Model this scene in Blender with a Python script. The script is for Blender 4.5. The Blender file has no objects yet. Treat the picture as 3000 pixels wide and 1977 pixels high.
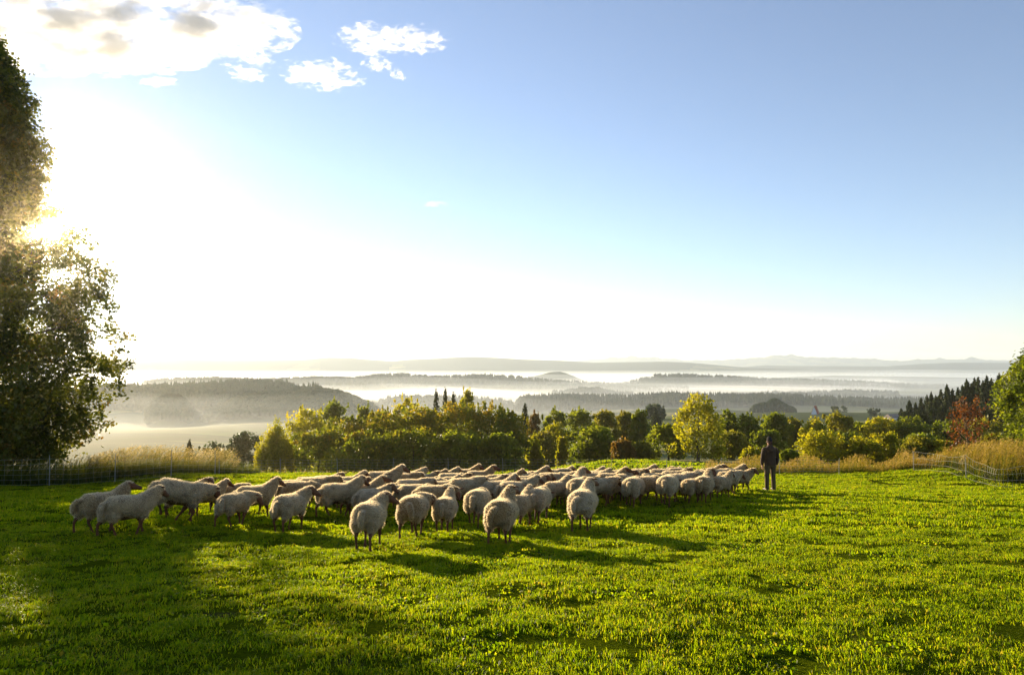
import bpy, bmesh, math, random
import numpy as np
from mathutils import Vector, Matrix, noise as mnoise
random.seed(7); RNG = np.random.default_rng(7)
sc = bpy.context.scene
R = math.radians

# ------------------------------------------------------------------ camera
EYE = 1.78
PITCH = math.atan(81.5/2000)
cd = bpy.data.cameras.new('camera'); cam = bpy.data.objects.new('camera', cd)
sc.collection.objects.link(cam); sc.camera = cam
cd.sensor_width = 36; cd.lens = 24; cd.clip_start = 0.1; cd.clip_end = 60000
cam.location = (0, 0, EYE); cam.rotation_euler = (math.pi/2 + PITCH, 0, 0)
# ------------------------------------------------------------------ light
SUN_AZ, SUN_EL = -34.3, 9.1          # degrees, azimuth from +Y towards +X
w = bpy.data.worlds.new('World'); sc.world = w; w.use_nodes = True
nt = w.node_tree; nt.nodes.clear()
sky = nt.nodes.new('ShaderNodeTexSky'); sky.sky_type = 'NISHITA'; sky.sun_disc = False
sky.sun_elevation = R(SUN_EL); sky.sun_rotation = R(SUN_AZ % 360)
sky.air_density = 1.0; sky.dust_density = 0.02; sky.ozone_density = 2.5; sky.altitude = 700
bg = nt.nodes.new('ShaderNodeBackground'); bg.inputs['Strength'].default_value = 0.10
wo = nt.nodes.new('ShaderNodeOutputWorld')
hs = nt.nodes.new('ShaderNodeHueSaturation'); hs.inputs['Saturation'].default_value = 0.86
nt.links.new(sky.outputs[0], hs.inputs['Color']); wb = nt.nodes.new('ShaderNodeMix'); wb.data_type = 'RGBA'; wb.blend_type = 'MULTIPLY'; wb.inputs[0].default_value = 1; wb.inputs[7].default_value = (1, .955, 1, 1)
nt.links.new(hs.outputs[0], wb.inputs[6]); nt.links.new(wb.outputs[2], bg.inputs[0])
# the glare of the sun itself: a bright round aureole in the sky where the sun stands
sdir = Vector((math.sin(R(SUN_AZ))*math.cos(R(SUN_EL)), math.cos(R(SUN_AZ))*math.cos(R(SUN_EL)), math.sin(R(SUN_EL))))
tc = nt.nodes.new('ShaderNodeTexCoord'); dot = nt.nodes.new('ShaderNodeVectorMath'); dot.operation = 'DOT_PRODUCT'
nrm = nt.nodes.new('ShaderNodeVectorMath'); nrm.operation = 'NORMALIZE'
nt.links.new(tc.outputs['Generated'], nrm.inputs[0]); nt.links.new(nrm.outputs[0], dot.inputs[0]); dot.inputs[1].default_value = sdir
pw = nt.nodes.new('ShaderNodeMath'); pw.operation = 'POWER'; pw.use_clamp = True; pw.inputs[1].default_value = 1800
nt.links.new(dot.outputs['Value'], pw.inputs[0])
ml = nt.nodes.new('ShaderNodeMath'); ml.operation = 'MULTIPLY'; ml.inputs[1].default_value = 9.0
nt.links.new(pw.outputs[0], ml.inputs[0])
bg2 = nt.nodes.new('ShaderNodeBackground'); bg2.inputs[0].default_value = (1, .86, .55, 1)
nt.links.new(ml.outputs[0], bg2.inputs['Strength'])
ad = nt.nodes.new('ShaderNodeAddShader'); nt.links.new(bg.outputs[0], ad.inputs[0]); nt.links.new(bg2.outputs[0], ad.inputs[1])
nt.links.new(ad.outputs[0], wo.inputs[0])
sl = bpy.data.lights.new('sun', 'SUN'); sl.energy = 5.0; sl.angle = R(0.5); sl.color = (1.0, .80, .52)
so = bpy.data.objects.new('sun', sl); sc.collection.objects.link(so)
so.rotation_euler = (-sdir).to_track_quat('-Z', 'Y').to_euler()
so.location = sdir*100
sc.view_settings.view_transform = 'Standard'; sc.view_settings.look = 'None'
sc.view_settings.exposure = 1.35; sc.view_settings.gamma = 1; sc.view_settings.use_curve_mapping = False
cy = sc.cycles
cy.max_bounces = 7; cy.diffuse_bounces = 3; cy.glossy_bounces = 2; cy.transmission_bounces = 4; cy.volume_bounces = 3
cy.use_denoising = True; cy.sample_clamp_indirect = 6; cy.sample_clamp_direct = 0
try: cy.use_adaptive_sampling = True; cy.adaptive_threshold = 0.02
except Exception: pass

# ------------------------------------------------------------------ helpers
def ray(px, row):
    dx = (px-1500)/2000; dz = -(row-988.5)/2000
    return Vector((dx, math.cos(PITCH)-dz*math.sin(PITCH), math.sin(PITCH)+dz*math.cos(PITCH)))
def pix(px, row, y):
    d = ray(px, row); t = y/d.y
    return Vector((d.x*t, y, EYE+d.z*t))
def link(o, parent=None):
    sc.collection.objects.link(o)
    if parent: o.parent = parent
    return o
def tag(o, label=None, cat=None, group=None, kind=None):
    if label: o['label'] = label
    if cat: o['category'] = cat
    if group: o['group'] = group
    if kind: o['kind'] = kind
    return o
def empty(name, loc=(0, 0, 0), rz=0, label=None, cat=None, group=None):
    o = bpy.data.objects.new(name, None); o.empty_display_size = .2; link(o)
    o.location = loc; o.rotation_euler = (0, 0, rz)
    return tag(o, label, cat, group)
def mesh_np(name, V, F, mat=None, smooth=False, attr=None):
    """V (n,3), F (m,k) one face size"""
    V = np.asarray(V, np.float32); F = np.asarray(F, np.int32)
    me = bpy.data.meshes.new(name); k = F.shape[1]
    me.vertices.add(len(V)); me.vertices.foreach_set('co', V.ravel())
    me.loops.add(F.size); me.loops.foreach_set('vertex_index', F.ravel())
    me.polygons.add(len(F)); me.polygons.foreach_set('loop_start', np.arange(0, F.size, k, dtype=np.int32))
    if smooth: me.polygons.foreach_set('use_smooth', np.ones(len(F), bool))
    if attr is not None:
        a = me.attributes.new('tint', 'FLOAT', 'POINT'); a.data.foreach_set('value', np.asarray(attr, np.float32))
    me.update(calc_edges=True); me.validate()
    if mat: me.materials.append(mat)
    return me
def obj(name, me, parent=None, mat=None):
    o = bpy.data.objects.new(name, me)
    if mat and not me.materials: me.materials.append(mat)
    return link(o, parent)
def sstep(a, b, x):
    t = np.clip((x-a)/(b-a), 0, 1); return t*t*(3-2*t)

# ------------------------------------------------------------------ node material helpers
def mat(name):
    m = bpy.data.materials.new(name); m.use_nodes = True; m.node_tree.nodes.clear()
    return m, m.node_tree
def N(t, kind, **kw):
    n = t.nodes.new(kind)
    for k, v in kw.items():
        if k in n.inputs: n.inputs[k].default_value = v
        else: setattr(n, k, v)
    return n
def ramp(t, stops):
    r = t.nodes.new('ShaderNodeValToRGB'); e = r.color_ramp.elements
    while len(e) < len(stops): e.new(.5)
    for i, (p, c) in enumerate(stops):
        e[i].position = p; e[i].color = (*c, 1)
    return r
def noise_tex(t, scale, detail=3, rough=.55, coord='Object', vec=None):
    n = t.nodes.new('ShaderNodeTexNoise'); n.inputs['Scale'].default_value = scale
    n.inputs['Detail'].default_value = detail; n.inputs['Roughness'].default_value = rough
    if vec is None:
        c = t.nodes.new('ShaderNodeTexCoord'); vec = c.outputs[coord]
    t.links.new(vec, n.inputs['Vector']); return n
def leaf_mat(name, stops, trans=.5, tboost=1.5, rough=.5, nscale=.5, spec=.35):
    """two-sided leaf: diffuse + translucent, tint by attribute and slow noise"""
    m, t = mat(name)
    at = N(t, 'ShaderNodeAttribute', attribute_name='tint')
    nz = noise_tex(t, nscale, 3)
    ma = N(t, 'ShaderNodeMath', operation='MULTIPLY_ADD'); ma.inputs[1].default_value = .6; 
    t.links.new(nz.outputs['Fac'], ma.inputs[0]); 
    mb = N(t, 'ShaderNodeMath', operation='MULTIPLY_ADD'); mb.inputs[1].default_value = .8; mb.inputs[2].default_value = -.2
    t.links.new(at.outputs['Fac'], mb.inputs[0]); t.links.new(mb.outputs[0], ma.inputs[2])
    r = ramp(t, stops); t.links.new(ma.outputs[0], r.inputs[0])
    p = N(t, 'ShaderNodeBsdfPrincipled', Roughness=rough); p.inputs['Specular IOR Level'].default_value = spec
    t.links.new(r.outputs[0], p.inputs['Base Color'])
    tr = N(t, 'ShaderNodeBsdfTranslucent')
    mc = N(t, 'ShaderNodeVectorMath', operation='SCALE'); mc.inputs['Scale'].default_value = tboost
    t.links.new(r.outputs[0], mc.inputs[0]); t.links.new(mc.outputs[0], tr.inputs['Color'])
    mx = N(t, 'ShaderNodeMixShader'); mx.inputs[0].default_value = trans
    t.links.new(p.outputs[0], mx.inputs[1]); t.links.new(tr.outputs[0], mx.inputs[2])
    o = N(t, 'ShaderNodeOutputMaterial'); t.links.new(mx.outputs[0], o.inputs[0])
    return m
def plain_mat(name, c1, c2, scale=5, rough=.8, bump=0, spec=.3, bscale=None, detail=4):
    m, t = mat(name)
    nz = noise_tex(t, scale, detail, .6); r = ramp(t, [(.3, c1), (.7, c2)]); t.links.new(nz.outputs['Fac'], r.inputs[0])
    p = N(t, 'ShaderNodeBsdfPrincipled', Roughness=rough); p.inputs['Specular IOR Level'].default_value = spec
    t.links.new(r.outputs[0], p.inputs['Base Color'])
    if bump:
        b = N(t, 'ShaderNodeBump'); b.inputs['Strength'].default_value = bump; b.inputs['Distance'].default_value = .02
        n2 = noise_tex(t, bscale or scale*4, 4); t.links.new(n2.outputs['Fac'], b.inputs['Height']); t.links.new(b.outputs[0], p.inputs['Normal'])
    o = N(t, 'ShaderNodeOutputMaterial'); t.links.new(p.outputs[0], o.inputs[0])
    return m

# ------------------------------------------------------------------ terrain
LEFT = [(0, 0), (34, -3.57), (40, -4.9), (60, -8.6), (90, -13.5), (150, -22), (300, -41), (500, -58), (900, -74), (1300, -81), (3000, -90), (16000, -95)]
RIGHT = [(0, 0), (34, -3.57), (40, -4.2), (60, -7.0), (90, -10), (150, -13), (300, -26), (600, -45), (900, -62), (1300, -76), (3000, -90), (16000, -95)]
lx, lz = map(np.array, zip(*LEFT)); rx_, rz_ = map(np.array, zip(*RIGHT))
def crest(lst):
    """(px,row) -> slope u and tan(elevation)"""
    us, es = [], []
    for px, row in lst:
        d = ray(px, row); us.append(d.x/d.y); es.append(d.z/d.y)
    return np.array(us), np.array(es)
# ridge: depth, half width, crown height, crest outline
RIDGES = [
 (1250, 170, 17, [(-300, 1130), (200, 1120), (330, 1118), (420, 1122), (520, 1117), (640, 1110), (760, 1104), (830, 1108), (880, 1130), (960, 1200), (1000, 1240)]),
 (1050, 130, 14, [(520, 1240), (600, 1190), (660, 1165), (720, 1142), (800, 1145), (860, 1136), (930, 1123), (980, 1132), (1040, 1149), (1085, 1172), (1130, 1215), (1160, 1260)]),
 (1000, 80, 14, [(400, 1250), (440, 1195), (462, 1160), (485, 1148), (515, 1147), (540, 1162), (556, 1205), (575, 1250)]),
 (2300, 230, 16, [(420, 1112), (480, 1104), (640, 1100), (760, 1106), (850, 1102), (960, 1098), (1000, 1099), (1060, 1106), (1110, 1122), (1135, 1145), (1150, 1160)]),
 (1350, 110, 15, [(1080, 1190), (1130, 1157), (1240, 1152), (1400, 1160), (1480, 1166), (1500, 1180), (1530, 1200)]),
 (1300, 170, 12, [(1480, 1230), (1516, 1165), (1540, 1155), (1650, 1150), (1800, 1154), (1900, 1150), (1960, 1145), (2040, 1148), (2150, 1150), (2280, 1149), (2400, 1157), (2560, 1163), (2750, 1165), (3000, 1170), (3400, 1170)]),
 (2500, 230, 14, [(880, 1120), (1000, 1108), (1100, 1091), (1190, 1089), (1270, 1097), (1400, 1092), (1480, 1094), (1540, 1101), (1640, 1110), (1760, 1117), (1900, 1123), (2100, 1140)]),
 (1900, 130, 14, [(1620, 1150), (1670, 1137), (1700, 1131), (1745, 1131), (1775, 1138), (1850, 1150)]),
 (2850, 220, 14, [(1800, 1125), (1880, 1103), (1915, 1101), (1918, 1092), (2000, 1091), (2150, 1098), (2240, 1104), (2350, 1106), (2500, 1112), (2650, 1120), (2750, 1127), (2820, 1140)]),
 (1850, 140, 12, [(2200, 1160), (2330, 1150), (2400, 1143), (2500, 1139), (2580, 1145), (2650, 1154), (2720, 1165)]),
 (4000, 300, 0, [(2100, 1120), (2300, 1105), (2440, 1100), (2700, 1104), (3000, 1108), (3500, 1110)]),
 (3500, 250, 0, [(1540, 1106), (1590, 1096), (1612, 1090), (1640, 1088), (1655, 1092), (1690, 1104)]),
 (6500, 700, 0, [(-900, 1062), (200, 1060), (330, 1056), (460, 1054), (560, 1052), (620, 1055), (800, 1055), (900, 1053), (960, 1047), (1020, 1048), (1080, 1053), (1150, 1058), (1200, 1053), (1280, 1050), (1360, 1045), (1400, 1045), (1440, 1047), (1540, 1053), (1640, 1056), (1740, 1062), (1900, 1060), (1940, 1059), (2020, 1062), (2100, 1069), (2200, 1078), (2500, 1086), (3200, 1088)]),
 (8200, 600, 0, [(1700, 1080), (2060, 1072), (2180, 1075), (2240, 1070), (2330, 1072), (2600, 1073), (2700, 1066), (2800, 1062), (3000, 1063), (3500, 1066)]),
]
ALPS = [(1500, 1075), (1640, 1062), (1700, 1055), (1760, 1052), (1790, 1046), (1830, 1048), (1845, 1042), (1880, 1047), (1925, 1046), (1940, 1050), (1990, 1052), (2010, 1057), (2050, 1054), (2090, 1056),
        (2150, 1052), (2200, 1049), (2240, 1046), (2270, 1040), (2300, 1041), (2320, 1037), (2330, 1042), (2370, 1046), (2400, 1047), (2440, 1047), (2500, 1049), (2560, 1051), (2620, 1057), (2660, 1056),
        (2690, 1052), (2735, 1053), (2762, 1047), (2775, 1053), (2820, 1053), (2845, 1045), (2870, 1052), (2920, 1056), (2960, 1054), (3000, 1053), (3300, 1055), (3600, 1060)]
CR = [(D, wd, th, *crest(l)) for D, wd, th, l in RIDGES]
ACR = crest(ALPS)
def fold(x, y):
    """gentle folds of the far meadows"""
    a = np.sin(x/61+y/95+.5)*np.cos(y/120-x/170)*4.2 + np.sin(y/47+x/210)*1.8
    return a*sstep(140, 330, y)*(1-sstep(3000, 5000, y))
def G(x, y):
    x = np.asarray(x, float); y = np.asarray(y, float)
    yc = np.maximum(y, 1e-3); u = x/np.maximum(yc, 8)
    zl = np.interp(yc, lx, lz); zr = np.interp(yc, rx_, rz_)
    t = sstep(-.12, .25, u)
    z = zl*(1-t)+zr*t
    z = np.where(y < 0, -.105*y, z)
    # little knoll behind the fence, bank at the right edge, lane verge at the left
    z = z + .55*np.exp(-((x-6.5)/5.5)**2-((y-46)/5)**2)
    z = z + .5*np.exp(-((x-21)/4.0)**2-((y-30)/3.5)**2)
    z = z + .25*np.exp(-((x+17)/7.0)**2-((y-29.5)/2.0)**2)
    # hummocks of the pasture
    nb = (np.sin(x*2.1+y*1.3)*np.sin(y*2.9-x*.7)+.6*np.sin(x*4.3-y*1.9+1)*np.sin(y*5.1+.4))*.024
    z = z + nb*(1-sstep(34, 60, y)) + .10*np.sin(x*.21+1.2)*np.sin(y*.27+.6)*(1-sstep(24, 34, y))*sstep(4, 9, y)
    z = z + fold(x, y)
    for D, wd, th, us, es in CR:
        e = np.interp(u, us, es, left=es[0], right=es[-1])
        inside = sstep(us[0]-.02, us[0]+.005, u)*(1-sstep(us[-1]-.005, us[-1]+.02, u))
        cz = EYE+e*D-th
        g = np.exp(-((y-D)/wd)**2)*inside
        g = np.where(g < .01, 0, g)
        z = z+np.maximum(cz-z, 0)*g
    e = np.interp(u, ACR[0], ACR[1], left=ACR[1][0]-.004, right=ACR[1][-1])
    j = .0009*np.sin(u*310)*np.sin(u*97)+.0008*np.abs(np.sin(u*480+1))-.0004
    z = z+np.maximum(EYE+(e+j)*12500-z, 0)*np.exp(-((y-12500)/900)**2)
    return z
def Gs(x, y): return float(G(x, y))
def hit(px, row):
    d = ray(px, row); t = 3.0
    while t < 3000:
        if EYE+d.z*t < Gs(d.x*t, d.y*t): break
        t *= 1.004
    return Vector((d.x*t, d.y*t, Gs(d.x*t, d.y*t)))

def terrain():
    ys = np.unique(np.concatenate([np.linspace(-14, 60, 520), np.geomspace(60, 400, 110), np.geomspace(400, 14500, 330),
                                   np.concatenate([D+wd*np.linspace(-1.5, 1.2, 10) for D, wd, *_ in CR])]))
    us = np.linspace(-1.25, 1.25, 620)
    Y, U = np.meshgrid(ys, us, indexing='ij')
    X = U*np.maximum(Y+20*(1-sstep(20, 120, Y)), 16)
    Z = G(X, Y)
    V = np.stack([X, Y, Z], -1).reshape(-1, 3)
    ny, nu = Y.shape
    i = np.arange(ny-1)[:, None]*nu+np.arange(nu-1)[None, :]
    F = np.stack([i, i+1, i+nu+1, i+nu], -1).reshape(-1, 4)
    # split near meadow / far land at y = 60
    near = (V[F[:, 0], 1] < 60)
    return V, F, near

# --- ground materials
def ground_mat():
    m, t = mat('pasture_turf')
    g = N(t, 'ShaderNodeNewGeometry')
    n1 = noise_tex(t, 1.2, 5, .6, vec=g.outputs['Position']); n2 = noise_tex(t, 22, 4, .7, vec=g.outputs['Position'])
    r1 = ramp(t, [(.3, (.030, .045, .002)), (.55, (.065, .085, .002)), (.75, (.10, .11, .004))]); t.links.new(n2.outputs['Fac'], r1.inputs[0])
    r2 = ramp(t, [(.62, (0, 0, 0)), (.75, (1, 1, 1))]); t.links.new(n1.outputs['Fac'], r2.inputs[0])
    mx = N(t, 'ShaderNodeMix', data_type='RGBA'); t.links.new(r2.outputs[0], mx.inputs[0]); t.links.new(r1.outputs[0], mx.inputs[6]); mx.inputs[7].default_value = (.06, .045, .02, 1)
    p = N(t, 'ShaderNodeBsdfPrincipled', Roughness=.95); p.inputs['Specular IOR Level'].default_value = 0; t.links.new(mx.outputs[2], p.inputs['Base Color'])
    b = N(t, 'ShaderNodeBump'); b.inputs['Distance'].default_value = .05; b.inputs['Strength'].default_value = .8
    t.links.new(n2.outputs['Fac'], b.inputs['Height']); t.links.new(b.outputs[0], p.inputs['Normal'])
    o = N(t, 'ShaderNodeOutputMaterial'); t.links.new(p.outputs[0], o.inputs[0]); return m
def land_mat():
    m, t = mat('far_fields')
    g = N(t, 'ShaderNodeNewGeometry')
    mp = N(t, 'ShaderNodeMapping'); mp.inputs['Scale'].default_value = (1, 1.6, .2); t.links.new(g.outputs['Position'], mp.inputs[0])
    v = N(t, 'ShaderNodeTexVoronoi'); v.inputs['Scale'].default_value = .0045; t.links.new(mp.outputs[0], v.inputs['Vector'])
    sp = N(t, 'ShaderNodeSeparateColor'); t.links.new(v.outputs['Color'], sp.inputs[0])
    r = ramp(t, [(0, (.05, .08, .015)), (.35, (.11, .14, .025)), (.6, (.22, .21, .06)), (.85, (.06, .085, .018))]); r.color_ramp.interpolation = 'CONSTANT'
    t.links.new(sp.outputs[0], r.inputs[0])
    n = noise_tex(t, .03, 5, .6, vec=g.outputs['Position'])
    mx = N(t, 'ShaderNodeMix', data_type='RGBA', blend_type='MULTIPLY'); mx.inputs[0].default_value = .5
    t.links.new(r.outputs[0], mx.inputs[6]); t.links.new(n.outputs['Color'], mx.inputs[7])
    # forest floor on slopes of the ridges is dark
    p = N(t, 'ShaderNodeBsdfPrincipled', Roughness=1); p.inputs['Specular IOR Level'].default_value = .1
    t.links.new(mx.outputs[2], p.inputs['Base Color'])
    o = N(t, 'ShaderNodeOutputMaterial'); t.links.new(p.outputs[0], o.inputs[0]); return m
def wood_mat():
    return plain_mat('forest_floor', (.02, .035, .015), (.035, .05, .02), .02, 1, spec=.05)

V, F, near = terrain()
def sub(V, F):
    idx = np.unique(F); mp = np.zeros(len(V), int); mp[idx] = np.arange(len(idx)); return V[idx], mp[F]
cen = V[F].mean(1)
# woods on ridges: the land there is forest floor, a part of the terrain of its own
def ridge_weight(x, y):
    u = x/np.maximum(y, 8); wmax = np.zeros_like(x)
    for D, wd, th, us, es in CR:
        if D > 12000: continue
        e = np.interp(u, us, es); cz = EYE+e*D
        ok = (u > us[0]-.01) & (u < us[-1]+.01) & (np.abs(y-D) < wd*1.1) & (cz > G(x, D)-6)
        wmax = np.where(ok, 1, wmax)
    return wmax
rw = ridge_weight(cen[:, 0], cen[:, 1])
v_, f_ = sub(V, F[near]); pasture = obj('pasture', mesh_np('pasture', v_, f_, ground_mat(), True)); tag(pasture, 'rolling green sheep pasture sloping down to the fence', kind='structure')
far = ~near & (rw < .5)
v_, f_ = sub(V, F[far]); land = obj('valley_land', mesh_np('valley_land', v_, f_, land_mat(), True)); tag(land, 'misty meadows and fields of the valley beyond the pasture', kind='structure')
fw = ~near & (rw >= .5)
v_, f_ = sub(V, F[fw]); hills = obj('hills', mesh_np('hills', v_, f_, wood_mat(), True)); tag(hills, 'wooded ridges and far blue mountains behind the valley', kind='structure')

# ------------------------------------------------------------------ air: even haze, mist in the valley, fog bank
def vol_mat(name, color, dens, g):
    m, t = mat(name)
    p = N(t, 'ShaderNodeVolumePrincipled'); p.inputs['Color'].default_value = (*color, 1)
    p.inputs['Density'].default_value = dens; p.inputs['Anisotropy'].default_value = g
    o = N(t, 'ShaderNodeOutputMaterial'); t.links.new(p.outputs[0], o.inputs['Volume'])
    return m
def box_mesh(name, x0, x1, y0, y1, z0, z1, m):
    V = [(x, y, z) for z in (z0, z1) for y in (y0, y1) for x in (x0, x1)]
    F = [(0, 2, 3, 1), (4, 5, 7, 6), (0, 1, 5, 4), (2, 6, 7, 3), (0, 4, 6, 2), (1, 3, 7, 5)]
    return mesh_np(name, V, F, m)
HAZE_G, HAZE_D = .35, .000085
haze = obj('haze', box_mesh('haze', -19500, 19500, -60, 14800, -110, 262, vol_mat('haze_air', (.78, .89, 1), HAZE_D, HAZE_G)))
tag(haze, 'thin pale morning haze filling the whole valley', kind='stuff')
def slab(name, top, bottom, outline, m, seed, amp):
    """closed fog body: undulating top inside an outline given as frustum coordinates (u, y)"""
    us = np.linspace(outline[0], outline[1], 60); ys = np.geomspace(outline[2], outline[3], 60)
    Y, U = np.meshgrid(ys, us, indexing='ij'); X = U*Y
    T = top+amp*(np.sin(X/170+seed)*np.cos(Y/230+seed)+.5*np.sin(X/63+Y/90+seed*2))
    ed = np.minimum(np.minimum(sstep(outline[0], outline[0]+.08, U), 1-sstep(outline[1]-.08, outline[1], U)), np.minimum(sstep(outline[2], outline[2]*1.25, Y), 1-sstep(outline[3]*.85, outline[3], Y)))
    T = bottom+1+(T-bottom-1)*ed
    top_v = np.stack([X, Y, T], -1).reshape(-1, 3); bot_v = top_v.copy(); bot_v[:, 2] = bottom
    n = 60; k = n*n; i = (np.arange(n-1)[:, None]*n+np.arange(n-1)[None, :]).ravel()
    Ft = np.stack([i, i+1, i+n+1, i+n], -1); Fb = Ft[:, ::-1]+k
    e = []
    for a in range(n-1):
        e += [(a+1, a, a+k, a+1+k), ((n-1)*n+a, (n-1)*n+a+1, (n-1)*n+a+1+k, (n-1)*n+a+k), (a*n, (a+1)*n, (a+1)*n+k, a*n+k), ((a+1)*n+n-1, a*n+n-1, a*n+n-1+k, (a+1)*n+n-1+k)]
    return mesh_np(name, np.concatenate([top_v, bot_v]), np.concatenate([Ft, Fb, np.array(e)]), m)
thin = obj('valley_mist', slab('valley_mist', -40, -105, (-1.25, 1.25, 520, 7900), vol_mat('thin_mist_air', (.84, .92, 1), .00022, .45), .4, 5))
tag(thin, 'thin upper veil of ground mist over the valley', kind='stuff')
mist = obj('valley_mist', slab('valley_mist', -58, -104, (-1.2, 1.2, 420, 7600), vol_mat('mist_air', (.90, .95, 1), .00045, .5), 1.3, 4.5))
tag(mist, 'soft layer of ground mist lying over the valley fields', kind='stuff')
fog = obj('fog_bank', slab('fog_bank', -73, -103, (-.34, .62, 700, 4200), vol_mat('fog_air', (.99, .99, 1), .0020, .5), 3.1, 5.0))
tag(fog, 'bright fog bank lying between the wooded ridges', kind='stuff')
glow = obj('glare_air', box_mesh('glare_air', -75, 60, -25, 74, -30, 34, vol_mat('added_glare_air', (1, .82, .38), .00022, .94)))  # added air box; golden forward scatter imitates sun glare over the oak
tag(glow, 'damp volume round the oak, added to imitate the glare of the sun', kind='stuff')
#PART2
# ------------------------------------------------------------------ loose leaf meshes
def rand_rot(n):
    q = RNG.normal(size=(n, 4)); q /= np.linalg.norm(q, axis=1)[:, None]
    w_, x, y, z = q.T
    a = np.stack([1-2*(y*y+z*z), 2*(x*y+z*w_), 2*(x*z-y*w_)], -1)
    b = np.stack([2*(x*y-z*w_), 1-2*(x*x+z*z), 2*(y*z+x*w_)], -1)
    return a, b
def quads(P, size, tint, aspect=.62, bend=None):
    """one pointed leaf (kite of 4 corners) at each point"""
    n = len(P); a, b = rand_rot(n); s = np.broadcast_to(np.asarray(size, float), (n,))[:, None]
    a = a*s*.5; b = b*s*.5*aspect
    V = np.stack([P-a, P-b*1.0+a*.1, P+a, P+b+a*.1], 1).reshape(-1, 3)
    F = np.arange(n*4).reshape(n, 4)
    return V, F, np.repeat(tint, 4)
def unit(n):
    v = RNG.normal(size=(n, 3)); return v/np.linalg.norm(v, axis=1)[:, None]
def blob_leaves(C, rad, per, tintb=None, shell=.5, flat=1.0):
    """leaves scattered through blobs; returns points and tint"""
    nb = len(C); tb = RNG.random(nb) if tintb is None else tintb
    d = unit(nb*per); r = (shell+(1-shell)*RNG.random(nb*per))**.6
    r = r*np.where(RNG.random(nb*per) < .26, 1+.75*RNG.random(nb*per), 1)
    rr = np.repeat(rad, per)
    P = np.repeat(C, per, 0)+d*(r*rr)[:, None]*np.array([1, 1, flat])
    return P, np.clip(np.repeat(tb, per)*.75+RNG.random(nb*per)*.25, 0, 1)
def tube_np(pts, rads, seg=6):
    """returns V,F quads of a tapered tube through pts"""
    pts = np.asarray(pts, float); V = []; n = len(pts)
    for i in range(n):
        t = pts[min(i+1, n-1)]-pts[max(i-1, 0)]; t /= np.linalg.norm(t)+1e-9
        u = np.cross(t, (0, 0, 1.)); 
        if np.linalg.norm(u) < .1: u = np.cross(t, (1., 0, 0))
        u /= np.linalg.norm(u); v = np.cross(t, u)
        for k in range(seg):
            an = 2*math.pi*k/seg; V.append(pts[i]+rads[i]*(math.cos(an)*u+math.sin(an)*v))
    F = [(i*seg+k, i*seg+(k+1) % seg, (i+1)*seg+(k+1) % seg, (i+1)*seg+k) for i in range(n-1) for k in range(seg)]
    return np.array(V), np.array(F)
def join(parts):
    Vs, Fs, o = [], [], 0
    for V, F in parts:
        Vs.append(V); Fs.append(np.asarray(F)+o); o += len(V)
    return np.concatenate(Vs), np.concatenate(Fs)

# colour families of foliage
L = {}
L['green'] = leaf_mat('leaf_green', [(.15, (.040, .058, .003)), (.5, (.095, .118, .004)), (.85, (.165, .170, .005))], .6, 2.3)
L['yellow_green'] = leaf_mat('leaf_yellow_green', [(.15, (.10, .11, .003)), (.5, (.20, .19, .004)), (.85, (.29, .24, .006))], .62, 2.4)
L['olive'] = leaf_mat('leaf_olive', [(.15, (.060, .066, .005)), (.5, (.125, .122, .006)), (.85, (.20, .165, .008))], .6, 2.3)
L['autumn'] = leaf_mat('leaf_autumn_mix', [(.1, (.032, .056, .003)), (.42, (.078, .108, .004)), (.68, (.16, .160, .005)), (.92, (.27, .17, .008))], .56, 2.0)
L['grey_green'] = leaf_mat('leaf_grey_green', [(.15, (.028, .048, .022)), (.5, (.05, .075, .03)), (.85, (.075, .10, .035))], .4, 1.5)
L['oak'] = leaf_mat('leaf_oak', [(.1, (.020, .026, .002)), (.45, (.045, .055, .003)), (.7, (.085, .090, .004)), (.93, (.13, .070, .005))], .5, 2.3, nscale=.35)
L['red'] = leaf_mat('leaf_red', [(.1, (.08, .030, .006)), (.5, (.17, .050, .008)), (.9, (.28, .11, .012))], .5, 1.5)
L['rust'] = leaf_mat('leaf_rust', [(.1, (.06, .055, .006)), (.5, (.14, .085, .010)), (.9, (.24, .11, .012))], .5, 2.0)
L['spruce'] = leaf_mat('spruce_needles', [(.1, (.010, .022, .008)), (.5, (.022, .038, .010)), (.9, (.050, .065, .010))], .25, 1.5, rough=.7)
L['bark'] = plain_mat('bark', (.035, .026, .018), (.09, .07, .05), 6, .9, .6)

def trunk_mesh(h, r, limbs, crown_r, seg=7, name='trunk', lean=.03, bottom=.35):
    parts = []
    tp = [np.array([RNG.normal()*lean*h*k/5, RNG.normal()*lean*h*k/5, h*.92*k/5 - .3*(k == 0)]) for k in range(6)]
    parts.append(tube_np(tp, [r*(1.35 if k == 0 else 1-.165*k) for k in range(6)], seg))
    for i in range(limbs):
        f = bottom+(.85-bottom)*i/max(1, limbs-1); j = min(4, int(f*5)); b = tp[j]+(tp[j+1]-tp[j])*(f*5-j)
        an = i*2.4+RNG.random(); R_ = crown_r*(1-.55*f)*(.7+.3*RNG.random())
        e = b+np.array([math.cos(an)*R_, math.sin(an)*R_, R_*.55]); m_ = (b+e)/2+np.array([0, 0, -.08*R_])
        rr = r*.42*(1-f*.6)
        parts.append(tube_np([b, m_, e], [rr, rr*.6, rr*.15], 5))
    V, F = join(parts)
    return mesh_np(name, V, F, L['bark'], True)

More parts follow.
